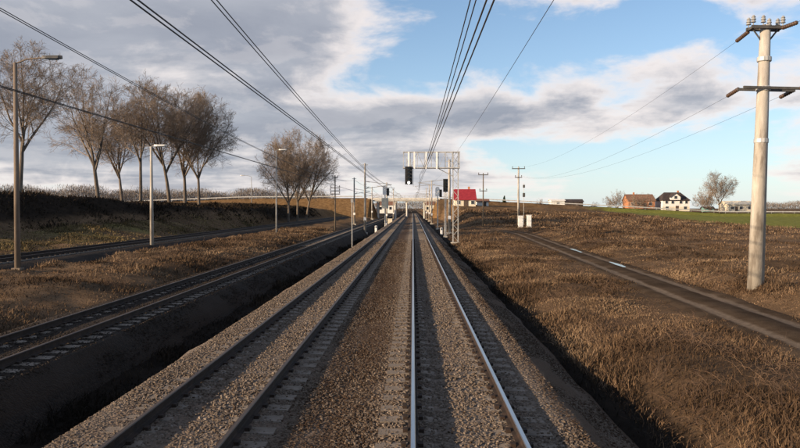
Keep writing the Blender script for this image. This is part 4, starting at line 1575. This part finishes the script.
house('cream_house', X_at(733, Ya), Ya, 10.5, 8, 3.2, 1.3, M['plaster_cream'], M['plaster_cream'], 'low pale cream house right of the tall bare tree', wins=[(-3.2, 1.7, 1.2, 1.1), (0.2, 1.7, 1.2, 1.1), (3.4, 1.7, 1.0, 1.1)], doors=[(-1.6, 1.0, 2.1)], z=Z_at(212, Ya))
house('brown_barn', X_at(748, 292), 292, 5.5, 6, 2.0, 1.4, M['plaster_cream'], M['roof_brown'], 'small barn with brown roof beside the thick power pole', doors=[(0, 1.5, 1.8)], z=Z_at(212, 292))
house('teal_shed', X_at(705, 276), 276, 3.6, 3, 1.5, 0.5, M['shed_teal'], M['roof_dark'], 'small teal shed under the bare trees on the right', doors=[(0.6, 0.9, 1.3)], z=Z_at(211.6, 276))
house('white_shed', X_at(556, 275), 275, 5.2, 5, 2.4, 0.5, M['plaster_white'], M['plaster_white'], 'low white shed on the skyline left of the dark one', wins=[(0, 1.4, 1.0, 0.8)], z=Z_at(206.5, 275))
house('dark_shed', X_at(572, 275), 275, 6.8, 5, 2.0, 0.9, M['shed_dark'], M['roof_dark'], 'low dark brown shed on the skyline beside the white one', doors=[(1, 1.6, 1.7)], z=Z_at(206.6, 275))

house('pale_house', X_at(386, 330), 330, 8, 7, 4.2, 2.2, M['plaster_white'], M['roof_brown'], 'pale house seen under the bridge left of the tracks', wins=[(-2.4, 2.4, 1.1, 1.3), (2.2, 2.4, 1.1, 1.3)], doors=[(0, 1.1, 2.1)], z=0.6)
house('pale_house', X_at(433, 340), 340, 9, 7, 4.4, 2.4, M['plaster_cream'], M['roof_brown'], 'cream house seen under the bridge right of the tracks', wins=[(-2.8, 2.4, 1.1, 1.3), (2.6, 2.4, 1.1, 1.3)], doors=[(0, 1.1, 2.1)], z=0.6)

# ------------------------------------------------------------------ grass (nobody could count it)
def grass(name, n_, xr, yr, hr, matl, label, keep=None, power=1.7, width=0.010, clump=0.6, on=None):
    u = rng.random(n_)
    y = yr[0] + (yr[1] - yr[0]) * u ** power
    x = rng.uniform(xr[0], xr[1], n_)
    cl = vnoise(x * 0.9 + 17, y * 0.9 + 5) * 0.6 + vnoise(x * 0.28, y * 0.28 + 31) * 0.6
    ok = rng.random(n_) < np.clip((cl - 0.25) * 1.8, 0.34, 1)
    if keep is not None:
        ok &= keep(x, y)
    x, y, cl = x[ok], y[ok], cl[ok]
    m_ = len(x)
    z = ground(x, y) - 0.02
    big = vnoise(x * 0.55 + 70, y * 0.33 + 11)
    h = rng.uniform(hr[0], hr[1], m_) * (0.30 + clump * np.clip(cl, 0, 1) ** 1.5 * 1.6) * (0.45 + 1.15 * big ** 1.4)
    dl = np.abs(x - lane_x(y))
    h = h * np.where(x > 3, np.clip((dl - 0.6) / 3.4, 0.34, 1) if hr[1] > 0.2 else 1.0, 1)
    w = width * (1 + (y - yr[0]) * 0.035) * rng.uniform(0.7, 1.4, m_)
    an = rng.uniform(0, 6.28, m_)
    ln = rng.normal(0, 0.38, (m_, 2)) * np.where(rng.random((m_, 1)) < 0.4, 2.6, 1.0) + np.array([0.16, 0.05])
    wx, wy = np.cos(an) * w, np.sin(an) * w
    P0 = np.stack([x - wx, y - wy, z], 1)
    P1 = np.stack([x + wx, y + wy, z], 1)
    mx_, my_ = x + ln[:, 0] * h * 0.35, y + ln[:, 1] * h * 0.35
    P2 = np.stack([mx_ + wx * 0.7, my_ + wy * 0.7, z + h * np.clip(0.6 - 0.1 * np.abs(ln).sum(1), 0.2, 1)], 1)
    P3 = np.stack([mx_ - wx * 0.7, my_ - wy * 0.7, z + h * np.clip(0.6 - 0.1 * np.abs(ln).sum(1), 0.2, 1)], 1)
    P4 = np.stack([x + ln[:, 0] * h, y + ln[:, 1] * h, z + h * np.clip(1 - 0.22 * np.abs(ln).sum(1), 0.25, 1)], 1)
    Vv = np.stack([P0, P1, P2, P3, P4], 1).reshape(-1, 3)
    base = np.arange(m_)[:, None] * 5
    T = np.concatenate([base + np.array([[0, 1, 2]]), base + np.array([[0, 2, 3]]), base + np.array([[3, 2, 4]])], 0)
    me = np_mesh(name, Vv, T, matl)
    tint = np.clip(rng.normal(0.45, 0.22, m_) + (vnoise(x * 0.5 + 50, y * 0.3) - 0.5) * 1.3 + (vnoise(x * 1.6 + 5, y * 1.2) - 0.5) * 0.5 - 0.05, 0, 1)
    point_attr(me, 'tint', np.repeat(tint, 5))
    o = link_mesh(name, me)
    return tag(o, label, 'grass', kind='stuff')


off_lane = lambda x, y: np.abs(x - lane_x(y)) > 1.25
grass('dry_grass', 190000, (4.0, 13), (7.5, 75), (0.07, 0.34), M['dry_grass'], 'tall brown dry grass on the bank between track and lane', off_lane, 1.8, 0.008)
grass('dry_grass', 90000, (11.0, 34), (17, 120), (0.07, 0.32), M['dry_grass'], 'brown dry grass beyond the lane round the thick pole', off_lane, 1.5, 0.012)
grass('dry_grass', 60000, (5, 60), (70, 190), (0.15, 0.6), M['dry_grass'], 'brown dry grass in the middle distance on the right', lambda x, y: off_lane(x, y) & ((x < 58) | (y < 100)), 1.2, 0.02)
grass('dry_grass', 110000, (-19.8, -11.6), (14, 110), (0.10, 0.40), M['dry_grass'], 'brown dry grass between the third and outermost tracks', None, 1.5, 0.010)
grass('short_grass', 70000, (-40, -25.5), (28, 120), (0.08, 0.3), M['green_grass'], 'yellow green grass before the dark bank', lambda x, y: x > bank_toe(y) - 0.5, 1.3, 0.016)
grass('dry_grass', 60000, (-50, -26), (30, 200), (0.15, 0.55), M['weeds'], 'dry weeds on the left bank, coloured dark for its shade', lambda x, y: (x < bank_toe(y) + 0.5) & (x > bank_toe(y) - 11), 1.2, 0.02)

# low brown brambles and dead stalks in loose thickets
def thicket(name, spots, label, n_stem=26):
    segs = []
    for (x0, y0, rad, hh) in spots:
        for k in range(int(n_stem * rad)):
            x = x0 + random.gauss(0, rad * 0.45)
            y = y0 + random.gauss(0, rad * 0.6)
            if abs(x - float(lane_x(y))) < 1.7 or -20 < x < 4.2 and x > -11.5:
                continue
            p = Vector((x, y, gz(x, y) - 0.03))
            d = Vector((random.gauss(0.1, 0.5), random.gauss(0, 0.5), 1)).normalized()
            L = hh * random.uniform(0.5, 1.2)
            r = random.uniform(0.004, 0.008) * (1 + y * 0.012)
            for q in range(4):
                d2 = (d + Vector((random.gauss(0, 0.25), random.gauss(0, 0.25), -0.16 * q))).normalized()
                p2 = p + d2 * L / 4
                segs.append((*p, *p2, r, r * 0.8))
                for _ in range(2):
                    e = p2 + (d2 + Vector((random.gauss(0, 0.8), random.gauss(0, 0.8), random.gauss(0, 0.5)))).normalized() * L * random.uniform(0.08, 0.22)
                    segs.append((*p2, *e, r * 0.6, r * 0.3))
                p, d, r = p2, d2, r * 0.8
    o = link_mesh(name, seg_mesh(name, segs, 3, M['bramble'], False))
    return tag(o, label, 'brambles', kind='stuff')


sp = []
for k in range(95):
    y = 9 + 85 * random.random() ** 1.4
    x = 5.0 + (float(lane_x(y)) - 7.0) * random.random()
    sp.append((x, y, random.uniform(0.3, 0.9), random.uniform(0.4, 0.95)))
for k in range(70):
    y = 22 + 90 * random.random()
    sp.append((float(lane_x(y)) + 2.2 + 16 * random.random(), y, random.uniform(0.4, 1.3), random.uniform(0.4, 1.0)))
thicket('brambles', sp, 'low brown brambles and dead stalks scattered on the right verge')
sp = []
for k in range(55):
    y = 18 + 80 * random.random()
    sp.append((random.uniform(-19, -12.2), y, random.uniform(0.3, 0.9), random.uniform(0.35, 0.8)))
thicket('brambles', sp, 'low brown brambles between the third and outermost tracks')

grass('ditch_weeds', 16000, (-7.3, -6.0), (12, 90), (0.08, 0.34), M['weeds'], 'dark weeds in the ditch between the tracks', None, 1.4, 0.010)
grass('ditch_weeds', 14000, (3.5, 4.8), (8, 80), (0.08, 0.34), M['weeds'], 'dark weeds in the ditch right of the shining track', None, 1.5, 0.008)

grass('short_turf', 120000, (4.3, 24), (8, 90), (0.03, 0.13), M['dry_grass'], 'short matted dry turf on the right verge', lambda x, y: np.abs(x - lane_x(y)) > 1.0, 1.7, 0.012)
grass('short_turf', 45000, (-19.8, -11.6), (14, 80), (0.03, 0.12), M['dry_grass'], 'short matted dry turf between the third and outermost tracks', None, 1.5, 0.013)
grass('short_grass', 22000, (4.6, 26), (8, 80), (0.04, 0.16), M['green_grass'], 'sparse olive green shoots on the right verge', lambda x, y: (np.abs(x - lane_x(y)) > 1.0) & (vnoise(x * 0.4 + 8, y * 0.25 + 2) > 0.55), 1.6, 0.008)

grass('dry_grass', 5200, (12.6, 15.2), (26.9, 30.2), (0.15, 0.5), M['dry_grass'], 'tufts of dry grass round the foot of the thick pole', lambda x, y: (((x - 13.8) ** 2 + (y - 28.4) ** 2) < 1.5 * (0.4 + vnoise(x * 2.5, y * 2.5))), 1.0, 0.011)
grass('short_turf', 60000, (10, 20), (12, 70), (0.05, 0.16), M['dry_grass'], 'matted dry turf along both edges of the lane', lambda x, y: (np.abs(x - lane_x(y)) > 1.05 + 0.5 * vnoise(x * 2, y * 1.1)) & (np.abs(x - lane_x(y)) < 5), 1.4, 0.012)
